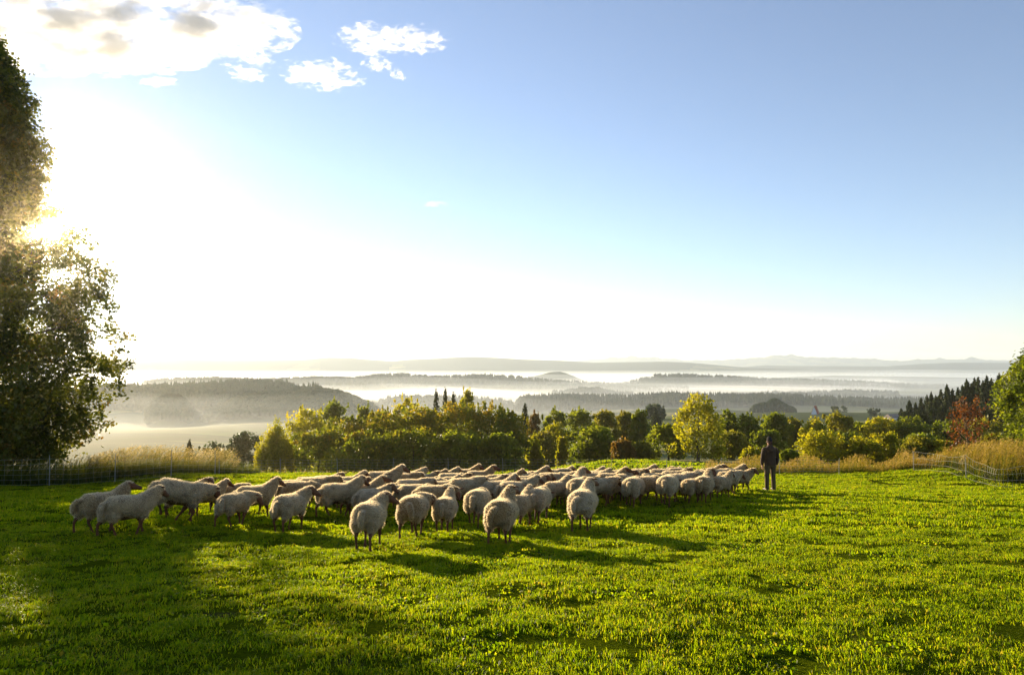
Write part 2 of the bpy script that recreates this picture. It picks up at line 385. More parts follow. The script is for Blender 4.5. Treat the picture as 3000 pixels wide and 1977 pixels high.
def broadleaf(name, x, y, z0, h, wx, wy, kind, label, cat='tree', group=None, leaf=.25, nb=60, per=130, bottom=.12, lumps=.24, flame=0, trunk=True, top_tint=0):
    """crown: blobs over an uneven egg; h is full height"""
    root = empty(name, (x, y, z0), RNG.random()*.01, label, cat, group)
    tt = RNG.random(nb)**.85; an = RNG.random(nb)*2*math.pi
    prof = np.where(tt > .38, np.sqrt(np.clip(1-((tt-.38)/.66)**2, 0, 1)), .80+.20*tt/.38)*(1-flame*tt)
    ph = RNG.random(4)*6; lob = 1+.13*np.sin(an*2+ph[0]+tt*4)+.09*np.sin(an*5+ph[1]-tt*7)
    q = np.where(RNG.random(nb) < .75, .70+.28*RNG.random(nb), .15+.6*RNG.random(nb))
    C = np.stack([np.cos(an)*prof*q*lob*wx*.5*.93, np.sin(an)*prof*q*lob*wy*.5*.93, h*(bottom+.03+(.93-bottom)*tt*(1-.10*q*q*(1-0*tt)))], -1)
    rad = lumps*min(wx, h)*.5*(.6+.8*RNG.random(nb))
    tb = np.clip(.25+.5*RNG.random(nb)+top_tint*(C[:, 2]/h-.5), 0, 1)  # tops tinted brighter: backlight put into the leaf colour, mixed with autumn hues
    P, t = blob_leaves(C, rad, per, tb)
    ns = 20 if kind == 'autumn' else 6; sa = RNG.random(ns)*6.28; sr = RNG.random(ns)**.6*.46; k_ = 26; sv = RNG.random((ns, k_))   # upright shoots breaking the outline
    zt = h*(.70+.30*np.sqrt(1-sr*sr*3.6)); sl_ = h*(.03+.05*RNG.random(ns))
    S_ = np.stack([(np.cos(sa)*sr*wx)[:, None]+RNG.normal(size=(ns, k_))*.03*wx*(1-sv), (np.sin(sa)*sr*wy)[:, None]+RNG.normal(size=(ns, k_))*.03*wx*(1-sv), (zt-.06*h)[:, None]+sl_[:, None]*sv*1.5], -1).reshape(-1, 3)
    P = np.concatenate([P, S_]); t = np.concatenate([t, np.repeat(RNG.random(ns)*.5+.4, k_)])
    P[:, 2] = np.maximum(P[:, 2], .03*h)
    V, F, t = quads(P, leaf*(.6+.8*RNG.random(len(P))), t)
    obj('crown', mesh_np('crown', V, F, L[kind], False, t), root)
    if trunk: obj('trunk', trunk_mesh(h*.85, .018*h+.04, 7, wx*.42), root)
    return root

def conifer_data(h, r, tiers, per, leaf):
    P = []; T = []
    for i in range(tiers):
        f = (i+.3)/tiers; zz = h*(.04+.94*f); R_ = r*(1-f)**.9*(.8+.4*RNG.random())+.04*r
        nbr = max(5, int(11*(1-f*.6))); a0 = RNG.random()*6
        for b in range(nbr):
            an = a0+2*math.pi*b/nbr+RNG.normal()*.15; Rb = R_*(.65+.5*RNG.random())
            s = RNG.random(per)**.7
            Q = np.stack([np.cos(an)*Rb*s, np.sin(an)*Rb*s, zz-.30*Rb*s+.12*Rb*s*s], -1)
            Q += RNG.normal(size=Q.shape)*np.array([.10*r*(1.1-f), .10*r*(1.1-f), .42*h/tiers])
            P.append(Q); T.append(np.full(per, RNG.random()*.7)+.3*s)
    P.append(np.stack([RNG.normal(size=20)*.02*r, RNG.normal(size=20)*.02*r, h*(.93+.09*RNG.random(20))], -1)); T.append(np.full(20, .5))
    P = np.concatenate(P); T = np.clip(np.concatenate(T), 0, 1)
    return quads(P, leaf*(.6+.8*RNG.random(len(P))), T, .45)
def conifer(name, x, y, z0, h, r, label, group=None, leaf=.3, tiers=17, per=16, share=None):
    root = empty(name, (x, y, z0), 0, label, 'tree', group)
    if share is None:
        V, F, t = conifer_data(h, r, tiers, per, leaf)
        cm = mesh_np('crown', V, F, L['spruce'], False, t)
        V, F = tube_np([(0, 0, -.4), (0, 0, h*.5), (0, 0, h*.96)], [.014*h+.04, .009*h, .01], 6); tm = mesh_np('trunk', V, F, L['bark'], True)
    else: cm, tm = share
    obj('crown', cm, root); obj('trunk', tm, root)
    return root, (cm, tm)
def at_tree(px0, px1, top, y):
    """world place and size of a crown seen between two columns with its top on a row"""
    c = pix((px0+px1)/2, top, y); wd = pix(px1, top, y).x-pix(px0, top, y).x
    z0 = Gs(c.x, y); return c.x, y, z0-.1, c.z-z0+.1, wd

# ------------------------------------------------------------------ the big oak at the left edge
def oak_left():
    cx, cyy = -24.2, 30.0; z0 = Gs(cx, cyy)
    root = empty('oak_tree', (cx, cyy, z0), 0, 'huge dark oak at the left edge with the sun glaring through its rim', 'tree')
    # outline radius by height above ground
    zz = np.array([.7, 2, 2.9, 3.8, 4.4, 5, 7, 8, 9.5, 10.7, 11.9, 13.3, 14.6, 16, 17, 18.2, 18.8, 20.5])
    rr = np.array([3.9, 5.4, 5.3, 5.9, 6.7, 6.4, 5.9, 5.6, 5.1, 4.1, 3.2, 2.75, 2.6, 2.35, 2.2, 1.9, 1.1, .4])*.92
    nb = 1150; z = .7+RNG.random(nb)**1.15*19.3; an = RNG.random(nb)*2*math.pi
    lob = 1+.12*np.sin(an*3+z*1.3)+.09*np.sin(an*5-z*2.3)+.07*np.sin(z*3.1)
    q = np.where(RNG.random(nb) < .72, .72+.26*RNG.random(nb), .2+.6*RNG.random(nb))
    Rr = np.interp(z, zz, rr)*q*lob
    C = np.stack([np.cos(an)*Rr, np.sin(an)*Rr, z], -1)
    rad = .42+.5*RNG.random(nb)*(1-.35*z/22)
    # thin place in the crown where the sun shows through
    o = np.array([cx, cyy, z0-EYE]); W = C+o; s = np.array(sdir); al = W@s; dist = np.linalg.norm(W-al[:, None]*s, axis=1)
    k = dist > .52+rad*.25; C, rad = C[k], rad[k]; nb = len(C)
    P, t = blob_leaves(C, rad*.93, 185, None, .30)
    # loose sprays leaving the rim
    m = 460; z = 1+RNG.random(m)*18.5; an = RNG.random(m)*2*math.pi; Rr = np.interp(z, zz, rr)*(1.0+.20*RNG.random(m))
    C2 = np.stack([np.cos(an)*Rr, np.sin(an)*Rr, z], -1); W = C2+o; al = W@s; dist = np.linalg.norm(W-al[:, None]*s, axis=1); C2 = C2[dist > .7]
    P2, t2 = blob_leaves(C2, np.full(len(C2), .32), 34, None, .2, .7)
    P = np.concatenate([P, P2]); t = np.concatenate([t, t2]); P[:, 2] = np.maximum(P[:, 2], .25)
    V, F, t = quads(P, .09+.12*RNG.random(len(P)), t, .75)
    obj('crown', mesh_np('crown', V, F, L['oak'], False, t), root)
    parts = [tube_np([(0, 0, -.4), (.1, 0, 2), (0, .2, 6), (.1, 0, 12), (0, 0, 19.5)], [.62, .46, .38, .24, .05], 9)]
    for i in range(34):
        zz0 = 1.6+i*.52; an = i*2.4; R_ = np.interp(zz0+1, zz, rr)*.92
        b = np.array([0, 0, zz0]); e = np.array([math.cos(an)*R_, math.sin(an)*R_, zz0+.25*R_])
        m_ = (b+e)/2+np.array([.2*math.sin(i), .2, -.1]); parts.append(tube_np([b, m_, e], [.15*(1-zz0/26), .08*(1-zz0/26), .02], 5))
        for j in range(3):
            q0 = b+(e-b)*(.45+.18*j); a2 = an+(.7 if j % 2 else -.7)
            parts.append(tube_np([q0, q0+np.array([math.cos(a2), math.sin(a2), .35])*R_*.18, q0+np.array([math.cos(a2), math.sin(a2), .25])*R_*.34], [.035, .02, .008], 4))
    V, F = join(parts); obj('trunk', mesh_np('trunk', V, F, L['bark'], True), root)
oak_left()

# ------------------------------------------------------------------ trees and bushes beyond the fence
TREES = [ # x0, x1, top row, depth, kind, builder, label, options
 (752, 862, 1212, 62, 'yellow_green', 'birch_tree', 'drooping yellow green birch at the left end of the dark copse', dict(drop=1)),
 (838, 965, 1192, 84, 'yellow_green', 'broadleaf_tree', 'soft yellow green crown showing above the drooping birch', {}),
 (932, 1030, 1167, 98, 'green', 'broadleaf_tree', 'round deep green crown rising left of the dark copse', {}),
 (664, 764, 1264, 88, 'grey_green', 'broadleaf_tree', 'small dull grey green tree left of the drooping birch', {}),
 (1038, 1110, 1180, 105, 'green', 'broadleaf_tree', 'low green crown in the dip between round tree and copse', {}),
 (1096, 1150, 1188, 108, 'olive', 'broadleaf_tree', 'small olive crown in front of the fog above the copse', {}),
 (1146, 1240, 1157, 104, 'yellow_green', 'broadleaf_tree', 'broad yellowish crown above the copse left of the spruces', {}),
 (1338, 1402, 1138, 112, 'yellow_green', 'broadleaf_tree', 'yellow green crown rising right of the three spruces', dict(flame=.2)),
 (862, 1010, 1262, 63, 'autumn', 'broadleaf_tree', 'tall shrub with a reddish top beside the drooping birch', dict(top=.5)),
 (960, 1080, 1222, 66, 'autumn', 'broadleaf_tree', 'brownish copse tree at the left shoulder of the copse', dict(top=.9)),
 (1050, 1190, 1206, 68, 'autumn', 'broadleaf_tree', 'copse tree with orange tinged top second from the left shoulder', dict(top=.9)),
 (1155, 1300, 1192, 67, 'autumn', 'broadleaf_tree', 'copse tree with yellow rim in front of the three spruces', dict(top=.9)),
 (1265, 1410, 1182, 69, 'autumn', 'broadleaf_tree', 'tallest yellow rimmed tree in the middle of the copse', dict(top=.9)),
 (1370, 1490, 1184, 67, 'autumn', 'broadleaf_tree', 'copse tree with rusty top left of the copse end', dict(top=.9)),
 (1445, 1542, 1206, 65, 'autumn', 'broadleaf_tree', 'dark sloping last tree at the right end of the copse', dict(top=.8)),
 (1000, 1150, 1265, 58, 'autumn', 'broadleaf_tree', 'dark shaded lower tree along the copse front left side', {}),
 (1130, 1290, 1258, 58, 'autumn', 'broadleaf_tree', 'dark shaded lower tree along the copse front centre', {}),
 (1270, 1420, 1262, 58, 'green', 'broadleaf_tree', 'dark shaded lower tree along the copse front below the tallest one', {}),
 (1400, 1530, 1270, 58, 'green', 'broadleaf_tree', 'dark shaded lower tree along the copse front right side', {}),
 (1546, 1590, 1206, 120, 'rust', 'broadleaf_tree', 'thin brownish tree in the gap right of the copse', {}),
 (1586, 1664, 1193, 96, 'green', 'broadleaf_tree', 'green tree starting the wood right of the gap', dict(top=.5)),
 (1650, 1746, 1196, 98, 'green', 'broadleaf_tree', 'shaded tree of the wood above the round hazel bush', dict(top=.5)),
 (1730, 1815, 1201, 100, 'olive', 'broadleaf_tree', 'loose topped olive tree of the wood above the reddish bush', dict(top=.5)),
 (1800, 1862, 1204, 104, 'olive', 'broadleaf_tree', 'narrow olive tree next to the dense dark round one', {}),
 (1846, 1902, 1200, 96, 'green', 'broadleaf_tree', 'dense dark round tree left of the hazy grey tree', {}),
 (1888, 1946, 1184, 330, 'grey_green', 'broadleaf_tree', 'hazy grey round tree standing in the mist left of the poplar', {}),
 (1540, 1640, 1262, 82, 'olive', 'broadleaf_tree', 'olive shrub tree with hanging sprays right of the copse', {}),
 (1590, 1660, 1238, 86, 'yellow_green', 'broadleaf_tree', 'yellow flecked low tree in front of the wood', {}),
 (1676, 1822, 1256, 66, 'green', 'hazel_bush', 'large round green hazel bush behind the meadow knoll', {}),
 (1794, 1858, 1290, 60, 'rust', 'dogwood_bush', 'small round bush turning orange red beside the hazel bush', {}),
 (1840, 1914, 1296, 62, 'olive', 'hazel_bush', 'small olive bush right of the orange red bush', {}),
 (1538, 1588, 1275, 70, 'yellow_green', 'hazel_bush', 'light green pointed bush right of the copse end', dict(flame=.4)),
 (1630, 1664, 1279, 72, 'yellow_green', 'hazel_bush', 'slim light green bush left of the big hazel bush', dict(flame=.4)),
 (1904, 2010, 1242, 72, 'green', 'broadleaf_tree', 'bright green leafy tree just left of the golden poplar', dict(top=.6)),
 (1972, 2112, 1157, 68, 'yellow_green', 'poplar_tree', 'tall golden green poplar standing above the flock', dict(flame=.1)),
 (2098, 2164, 1202, 92, 'green', 'broadleaf_tree', 'green crown touching the poplar on its right', {}),
 (2150, 2228, 1211, 90, 'green', 'broadleaf_tree', 'dark green crown second to the right of the poplar', {}),
 (2100, 2190, 1264, 74, 'olive', 'broadleaf_tree', 'low olive tree under the two crowns right of the poplar', {}),
 (2228, 2320, 1208, 95, 'green', 'broadleaf_tree', 'rounded green crown behind and above the shepherd', {}),
 (2296, 2352, 1224, 98, 'olive', 'broadleaf_tree', 'small crown just left of the church tower', {}),
 (2346, 2430, 1224, 90, 'yellow_green', 'broadleaf_tree', 'yellow green crown hiding the foot of the church tower', {}),
 (2410, 2500, 1206, 96, 'olive', 'broadleaf_tree', 'thin topped olive tree right of the church tower', {}),
 (2490, 2550, 1232, 98, 'green', 'broadleaf_tree', 'low dark crown between thin olive tree and smooth hedge tree', {}),
 (2530, 2645, 1224, 94, 'yellow_green', 'broadleaf_tree', 'smooth wide crown below the left foot of the spruce wood', {}),
 (2620, 2740, 1222, 92, 'green', 'broadleaf_tree', 'green crown at the foot of the spruce wood', {}),
 (2715, 2830, 1232, 88, 'green', 'broadleaf_tree', 'dark green crown behind the red maple', {}),
 (2800, 2950, 1226, 88, 'olive', 'broadleaf_tree', 'olive crown right of the red maple under the spruces', {}),
 (2200, 2300, 1262, 78, 'green', 'broadleaf_tree', 'dark shrub tree directly behind the head of the shepherd', {}),
 (2420, 2540, 1262, 76, 'green', 'broadleaf_tree', 'dark shrub tree behind the willow bushes', {}),
 (2640, 2760, 1272, 72, 'green', 'broadleaf_tree', 'dark shrub tree behind the yellow bushes left of the maple', {}),
 (2330, 2478, 1262, 50, 'yellow_green', 'willow_bush', 'big yellowish willow bush right of the shepherd', {}),
 (2282, 2340, 1318, 44, 'green', 'bramble_bush', 'low dark green bush at the right elbow of the shepherd', {}),
 (2174, 2236, 1312, 48, 'yellow_green', 'bramble_bush', 'low pale bush left of the legs of the shepherd', {}),
 (2466, 2578, 1285, 49, 'yellow_green', 'willow_bush', 'yellow willow bush right of the biggest willow', {}),
 (2545, 2664, 1268, 50, 'yellow_green', 'willow_bush', 'pointed yellow green willow bush in the middle of the bush row', dict(flame=.3)),
 (2640, 2750, 1282, 46, 'olive', 'willow_bush', 'olive bush with a rusty tip left of the red maple', {}),
 (2725, 2800, 1292, 45, 'yellow_green', 'willow_bush', 'thin light bush under the left twigs of the red maple', {}),
 (2870, 2960, 1272, 46, 'olive', 'willow_bush', 'olive bush between the red maple and the big right tree', {}),
 (480, 520, 1326, 58, 'green', 'bramble_bush', 'small dark bush behind the tall grass on the left', {}),
 (580, 666, 1300, 66, 'grey_green', 'bramble_bush', 'thin grey scrub behind the pale grass heads', dict(sparse=1)),
]
def weeping(x, y, z0, h, wd, label):
    root = empty('birch_tree', (x, y, z0), 0, label, 'tree')
    nb = 330; P = []; T = []
    for i in range(nb):
        an = RNG.random()*6.28; r_ = wd/2*RNG.random()**.6; ztop = h*(1-.45*(r_/(wd/2))**1.5)*(.55+.45*RNG.random()) ; ln = min(ztop-.2, h*(.15+.3*RNG.random()))
        s = RNG.random(55); P.append(np.stack([np.cos(an)*r_+RNG.normal(size=55)*.09, np.sin(an)*r_+RNG.normal(size=55)*.09, ztop-ln*s], -1)); T.append(np.full(55, RNG.random())*.7+.3*RNG.random(55))
    P = np.concatenate(P); T = np.concatenate(T)
    V, F, t = quads(P, .12+.12*RNG.random(len(P)), T, .55); obj('crown', mesh_np('crown', V, F, L['yellow_green'], False, t), root)
    obj('trunk', trunk_mesh(h*.9, .12, 8, wd*.4), root)
for x0, x1, top, D, kind, name, label, op in TREES:
    x, y, z0, h, wd = at_tree(x0, x1, top, D)
    if op.get('drop'): weeping(x, y, z0, h, wd, label); continue
    bush = 'bush' in name; wd *= 1.12
    if kind == 'autumn': wd *= 1.15
    sc_ = max(1, D/70)
    n = int(min(170, max(85, wd*h*2.5/sc_)))
    broadleaf(name, x, y, z0, h, wd, wd*.9, kind, label, 'bush' if bush else 'tree', None, leaf=(.16 if D < 56 else .26)*sc_**.8,
              nb=n if not op.get('sparse') else 14, per=(68 if D > 56 else 85) if not bush else 105, bottom=.02 if bush else .06, flame=op.get('flame', 0), trunk=True, top_tint=op.get('top', .3),
              lumps=.26 if bush else .22)
# spruces behind the copse and in the spruce wood on the right
sh = []
for i, (px, top, D, wd, lab) in enumerate([(1278, 1142, 118, 34, 'leftmost of the three spruces rising above the copse'), (1305, 1137, 118, 30, 'middle and tallest of the three spruces above the copse'),
        (1328, 1148, 118, 26, 'rightmost of the three spruces above the copse'), (1538, 1182, 125, 30, 'lone pointed spruce right of the copse against the fog'), (1921, 1196, 200, 22, 'hazy small spruce left of the golden poplar'),
        (555, 1288, 68, 22, 'small young spruce behind the tall grass on the left')]):
    c = pix(px, top, D); z0 = Gs(c.x, D); r_ = wd/2000*D*1.6
    conifer('spruce_tree', c.x, D, z0-.1, c.z-z0, r_, lab, None, .10+.0022*D, 20, 24)
WOOD = [(2640, 1196), (2664, 1172), (2682, 1180), (2698, 1166), (2716, 1158), (2728, 1149), (2742, 1160), (2756, 1143), (2774, 1129), (2790, 1140), (2806, 1136), (2820, 1128), (2832, 1114), (2846, 1124), (2855, 1111), (2866, 1107), (2880, 1116), (2890, 1101), (2904, 1112), (2927, 1096), (2944, 1106), (2962, 1098), (2984, 1090), (3010, 1094), (3040, 1086)]
ORD = 'first second third fourth fifth sixth seventh eighth ninth tenth eleventh twelfth thirteenth fourteenth fifteenth sixteenth seventeenth eighteenth nineteenth twentieth twenty-first twenty-second twenty-third twenty-fourth twenty-fifth'.split()
for i, (px, top) in enumerate(WOOD):
    D = 150+RNG.random()*14; c = pix(px, top, D); z0 = Gs(c.x, D); h = c.z-z0
    share = None if i < 6 else sh[i % 6]
    lab = ORD[i]+' spruce from the left along the crest of the dark spruce wood'
    if i == 0: lab = 'lowest spruce at the left foot of the dark spruce wood'
    elif px == 2728: lab = 'pointed spruce on the lower left slope of the spruce wood'
    elif px == 2774: lab = 'spruce standing clear above its neighbours above the red maple left side'
    elif px == 2832: lab = 'slim high spruce top above the red maple'
    elif px == 2927: lab = 'tallest spruce spire touching the outline of the right edge tree'
    if share is None:
        o, s_ = conifer('spruce_tree', c.x, D, z0-.1, h, h*.17+.8, lab, 'spruces of the dark wood on the right', .45, 20, 22); sh.append((s_, h))
    else:
        (s_, h0) = share; o, _ = conifer('spruce_tree', c.x, D, z0-.1, h, 0, lab, 'spruces of the dark wood on the right', share=s_)
        k = h/h0; o.scale = (.5*k+.5, .5*k+.5, k); o.rotation_euler = (0, 0, RNG.random()*6)
# lower front rank of the spruce wood reads as one mass
def wood_mass():
    Ps, Fs, Ts, o = [], [], [], 0
    for i in range(46):
        px = 2640+i*9.3; f = (px-2640)/430
        D = 140-RNG.random()*10; top = 1226-56*f**.7-RNG.random()*16; c = pix(px, top, D); z0 = Gs(c.x, D); h = c.z-z0
        V, F, t = conifer_data(h, h*.16+1.1, 12, 14, .55); V = V+np.array([c.x, D, z0])
        Ps.append(V); Fs.append(F+o); Ts.append(t); o += len(V)
    ob = obj('spruce_wood', mesh_np('spruce_wood', np.concatenate(Ps), np.concatenate(Fs), L['spruce'], False, np.concatenate(Ts)))
    tag(ob, 'dense lower front rank of the dark spruce wood', kind='stuff')
wood_mass()
# big leafy tree cut by the right edge
def right_tree():
    y = 34; pxs = [(2985, 1058), (2950, 1100), (2925, 1150), (2935, 1200), (2925, 1260), (2945, 1310), (2960, 1350)]
    cx = pix(3120, 1200, y).x; z0 = Gs(cx, y)
    root = empty('oak_tree', (cx, y, z0), 0, 'leafy green and yellow oak cut off by the right edge', 'tree')
    rows = [1375, 1340, 1300, 1260, 1230, 1200, 1170, 1150, 1120, 1090, 1065, 1040, 1020]
    pxl = [3015, 2990, 2972, 2968, 2962, 2954, 2962, 2952, 2978, 2996, 2994, 3030, 3060]
    zz = np.array([pix(3000, r_, y).z-z0 for r_ in rows]); rr = np.array([cx-pix(p, 1200, y).x for p in pxl])
    nb = 330; z = zz[0]+RNG.random(nb)*(zz[-1]-zz[0]); an = RNG.random(nb)*6.283
    q = np.where(RNG.random(nb) < .75, .78+.2*RNG.random(nb), .3+.5*RNG.random(nb)); Rr = np.interp(z, zz, rr)*q*(1+.05*np.sin(an*5+z*2))
    P, t = blob_leaves(np.stack([np.cos(an)*Rr, np.sin(an)*Rr, z], -1), .25+.28*RNG.random(nb), 120, None, .3)
    V, F, t = quads(P, .09+.10*RNG.random(len(P)), t, .7)
    obj('crown', mesh_np('crown', V, F, L['green'], False, t), root); obj('trunk', trunk_mesh(5.5, .2, 14, 2.6), root)
right_tree()
# red maple: few leaves on long bare upright twigs
def red_maple():
    x, y, z0, h, wd = at_tree(2745, 2885, 1160, 41)
    root = empty('maple_tree', (x+.3, y, z0), 0, 'half bare small maple with scattered red leaves and long twigs', 'tree')
    parts = [tube_np([(0, 0, -.3), (.05, 0, h*.3), (0, .05, h*.55), (.05, 0, h*.8)], [.09, .07, .045, .02], 6)]; P = []; T = []
    for i in range(46):
        f = .12+.68*i/46; an = i*2.4; up = .35+1.6*f*f; R_ = wd*.56*(1-.75*f)*(.65+.6*RNG.random()); b = np.array([.03, .03, h*f])
        e = b+np.array([math.cos(an)*R_, math.sin(an)*R_, R_*up*.6+.25]); m_ = (b+e)/2+np.array([0, 0, .05*R_]); parts.append(tube_np([b, m_, e], [.022, .014, .005], 4))
        n = 24; s = .35+.65*RNG.random(n); Q = b+(e-b)*s[:, None]+RNG.normal(size=(n, 3))*.10; P.append(Q); T.append(np.full(n, RNG.random()*.6)+.4*RNG.random(n))
    for i, (dx, up) in enumerate([(-.35, .98), (-.15, 1.0), (.05, .97), (.75, 1.02), (1.45, .93)]):
        parts.append(tube_np([(0, 0, h*.45), (dx*.5, 0, h*.7), (dx, .1, h*up)], [.03, .02, .006], 4))
        n = 26; s = RNG.random(n); P.append(np.stack([dx*.5+dx*.5*s, .1*s, h*(.7+(up-.7)*s)], -1)+RNG.normal(size=(n, 3))*.09); T.append(RNG.random(n))
    V, F, t = quads(np.concatenate(P), .10+.08*RNG.random(sum(map(len, P))), np.concatenate(T), .7)
    obj('crown', mesh_np('crown', V, F, L['red'], False, t), root)
    V, F = join(parts); obj('trunk', mesh_np('trunk', V, F, plain_mat('pale_twig', (.16, .10, .05), (.28, .19, .09), 8), True), root)
red_maple()

# ------------------------------------------------------------------ far woods on the ridges (each reads as one mass)
def far_wood_template(kind):
    V, F = [], []
    if kind == 0:   # ragged spruce
        for z0, z1, r_ in ((.05, .5, .30), (.3, .78, .21), (.58, 1.0, .12)):
            b = len(V); V.append((0, 0, z1))
            for k in range(6): V.append((math.cos(k*1.047+z0)*r_*(1 if k % 2 else .7), math.sin(k*1.047+z0)*r_*(1 if k % 2 else .7), z0))
            for k in range(6): F.append((b, b+1+k, b+1+(k+1) % 6))
    else:           # lumpy broadleaf crown
        for cx, cyy, cz, s in ((0, 0, .5, .46), (.22, .1, .62, .30), (-.2, .12, .58, .32), (.05, -.2, .7, .28)):
            b = len(V)
            for i, zz in enumerate((-1, -.4, .5, 1)):
                r_ = math.sqrt(max(0, 1-zz*zz))
                for k in range(5): V.append((cx+math.cos(k*1.257+i*.6)*r_*s, cyy+math.sin(k*1.257+i*.6)*r_*s, cz+zz*s))
            for i in range(3):
                for k in range(5):
                    a, c = b+i*5+k, b+i*5+(k+1) % 5; F += [(a, c, c+5), (a, c+5, a+5)]
    return np.array(V, float), np.array(F)
TP = [far_wood_template(0), far_wood_template(1)]
FM = plain_mat('far_tree_crowns', (.018, .034, .014), (.04, .058, .018), .01, 1, spec=.05, detail=2)
FM2 = plain_mat('far_tree_crowns_autumn', (.03, .045, .014), (.07, .075, .02), .02, 1, spec=.05, detail=2)
WL = ['spruce and beech wood on the long misty hill on the left', 'rounded beech wood on the nearer hill in the left valley', 'dark tree clump standing in the left valley field',
      'hazy wood on the low ridge behind the left hill', 'thin misty wood just above the fog behind the copse', 'long spruce wood across the middle right of the valley',
      'hazy wood on the wide ridge in the middle distance', 'small misty wooded hump in the middle distance', 'hazy wood on the long ridge on the right', 'misty wooded strip in front of the long right ridge']
CNT = [3400, 1900, 330, 1800, 700, 5200, 2400, 700, 2400, 900]
for i in range(10):
    D, wd, th, us, es = CR[i]; th = max(th, 10); n = CNT[i]
    rs = np.random.default_rng(20+i)
    u = rs.uniform(us[0], us[-1], n*2); yy = D+wd*rs.uniform(-1.25, .45, n*2)*(1 if i != 5 else .8)
    cz = EYE+np.interp(u, us, es)*D-th; x = u*yy
    keep = np.abs(G(u*D, np.full_like(u, D))-cz) < 8
    u, yy, x = u[keep][:n], yy[keep][:n], x[keep][:n]; z = G(x, yy)
    dec = rs.random(len(x)) < [.35, .92, .9, .3, .3, .12, .3, .5, .25, .3][i]
    s = th*(.65+.6*rs.random(len(x)))*(1 if i != 1 else .9)
    Vs, Fs, o = [], [], 0
    for k in (0, 1):
        m = dec if k else ~dec; V0, F0 = TP[k]; n_ = int(m.sum()); 
        if not n_: continue
        a = rs.random(n_)*6.28; ca, sa = np.cos(a)[:, None], np.sin(a)[:, None]
        wf = (.85 if k else 1.0)*(.8+.4*rs.random(n_)); ss = s[m]; hh = ss*(.8 if k else 1)
        VX = (V0[:, 0]*ca-V0[:, 1]*sa)*(ss*wf)[:, None]+x[m][:, None]; VY = (V0[:, 0]*sa+V0[:, 1]*ca)*(ss*wf)[:, None]+yy[m][:, None]; VZ = V0[:, 2]*hh[:, None]+(z[m]-.5)[:, None]
        Vs.append(np.stack([VX, VY, VZ], -1).reshape(-1, 3)); Fs.append((F0[None]+(np.arange(n_)*len(V0))[:, None, None]).reshape(-1, 3)+o); o += n_*len(V0)
    ob = obj('far_wood', mesh_np('far_wood', np.concatenate(Vs), np.concatenate(Fs), FM2 if i == 1 else FM)); tag(ob, WL[i], kind='stuff')
# single trees far out in the fields
for px, row, D, lab in [(2446, 1194, 600, 'lone hazy tree in the field a little right of the church tower'), (2470, 1190, 700, 'tiny hazy tree in the pale field right of the church tower'), (2560, 1196, 520, 'wide hazy grey tree in the mist right of the church tower')]:
    c = pix(px, row, D); z0 = Gs(c.x, D); broadleaf('broadleaf_tree', c.x, D, z0, max(5, c.z-z0), 10, 10, 'grey_green', lab, 'tree', None, 1.1, 24, 60)
# rounded hazy wood in the right valley
def dome_wood():
    rs = np.random.default_rng(5); Vs, Fs, o = [], [], 0; V0, F0 = TP[1]
    for i in range(1000):
        px = rs.uniform(2200, 2328); f = 1-((px-2264)/66)**2; D = 860+rs.uniform(-25, 25); top = 1214-44*max(f, 0)**.55+rs.random()*8
        top += 7*math.sin(px*.11)*abs(math.cos(px*.05)); c = pix(px, top, D); s = rs.uniform(5, 9); z = c.z-s-rs.random()*14*(rs.random() < .7)
        Vs.append(V0*s+np.array([c.x, D, z])); Fs.append(F0+o); o += len(V0)
    ob = obj('far_wood', mesh_np('far_wood', np.concatenate(Vs), np.concatenate(Fs), FM)); tag(ob, 'dome shaped hazy wood in the valley above the shepherd', kind='stuff')
dome_wood()
#PART3
# ------------------------------------------------------------------ leaning hamlet tower far off
def tower():
    D = 560; c = pix(2391, 1188, D); z0 = Gs(c.x, D); H = c.z-z0
    root = empty('church_tower', (c.x-.8, D, z0-1), R(-34), 'white church tower with steep red saddle roof rising behind the trees', 'tower')
    wall = plain_mat('white_render', (.70, .70, .72), (.80, .80, .82), .5, .8); red = plain_mat('red_tiles', (.30, .065, .03), (.38, .09, .04), 1.2, .8)
    eave = H-12; a = 4.6
    V = [(-a, -a, 0), (a, -a, 0), (a, a, 0), (-a, a, 0), (-a, -a, eave), (a, -a, eave), (a, a, eave), (-a, a, eave), (0, -a, H+.6), (0, a, H+.6)]
    me = bpy.data.meshes.new('wall'); me.from_pydata(V, [], [(0, 1, 5, 8, 4), (2, 3, 7, 9, 6), (1, 2, 6, 5), (3, 0, 4, 7), (3, 2, 1, 0)]); obj('wall', me, root, wall)
    for s in (-1, 1):
        o_ = .25; V = [(0, -a-o_, H+.95), (0, a+o_, H+.95), (s*(a+.35), a+o_, eave-.7), (s*(a+.35), -a-o_, eave-.7)]; V += [(x+s*.0, y, z-.3) for x, y, z in V]
        me = bpy.data.meshes.new('roof'); me.from_pydata(V, [], [(0, 1, 2, 3), (7, 6, 5, 4), (0, 3, 7, 4), (1, 5, 6, 2), (3, 2, 6, 7), (0, 4, 5, 1)]); obj('roof', me, root, red)
    V, F = tube_np([(0, -1, H+.5), (0, -1, H+3.4)], [.13, .06], 5); obj('finial', mesh_np('finial', V, F, plain_mat('dark_iron', (.03, .03, .03), (.05, .05, .05), 2)), root)
    dk = plain_mat('dark_opening', (.02, .02, .025), (.03, .03, .035), 2)
    for x in (-.8, .8): obj('window', box_mesh('window', x-.38, x+.38, -a-.05, -a+.1, eave-1.2, eave+.8, dk), root)
tower()
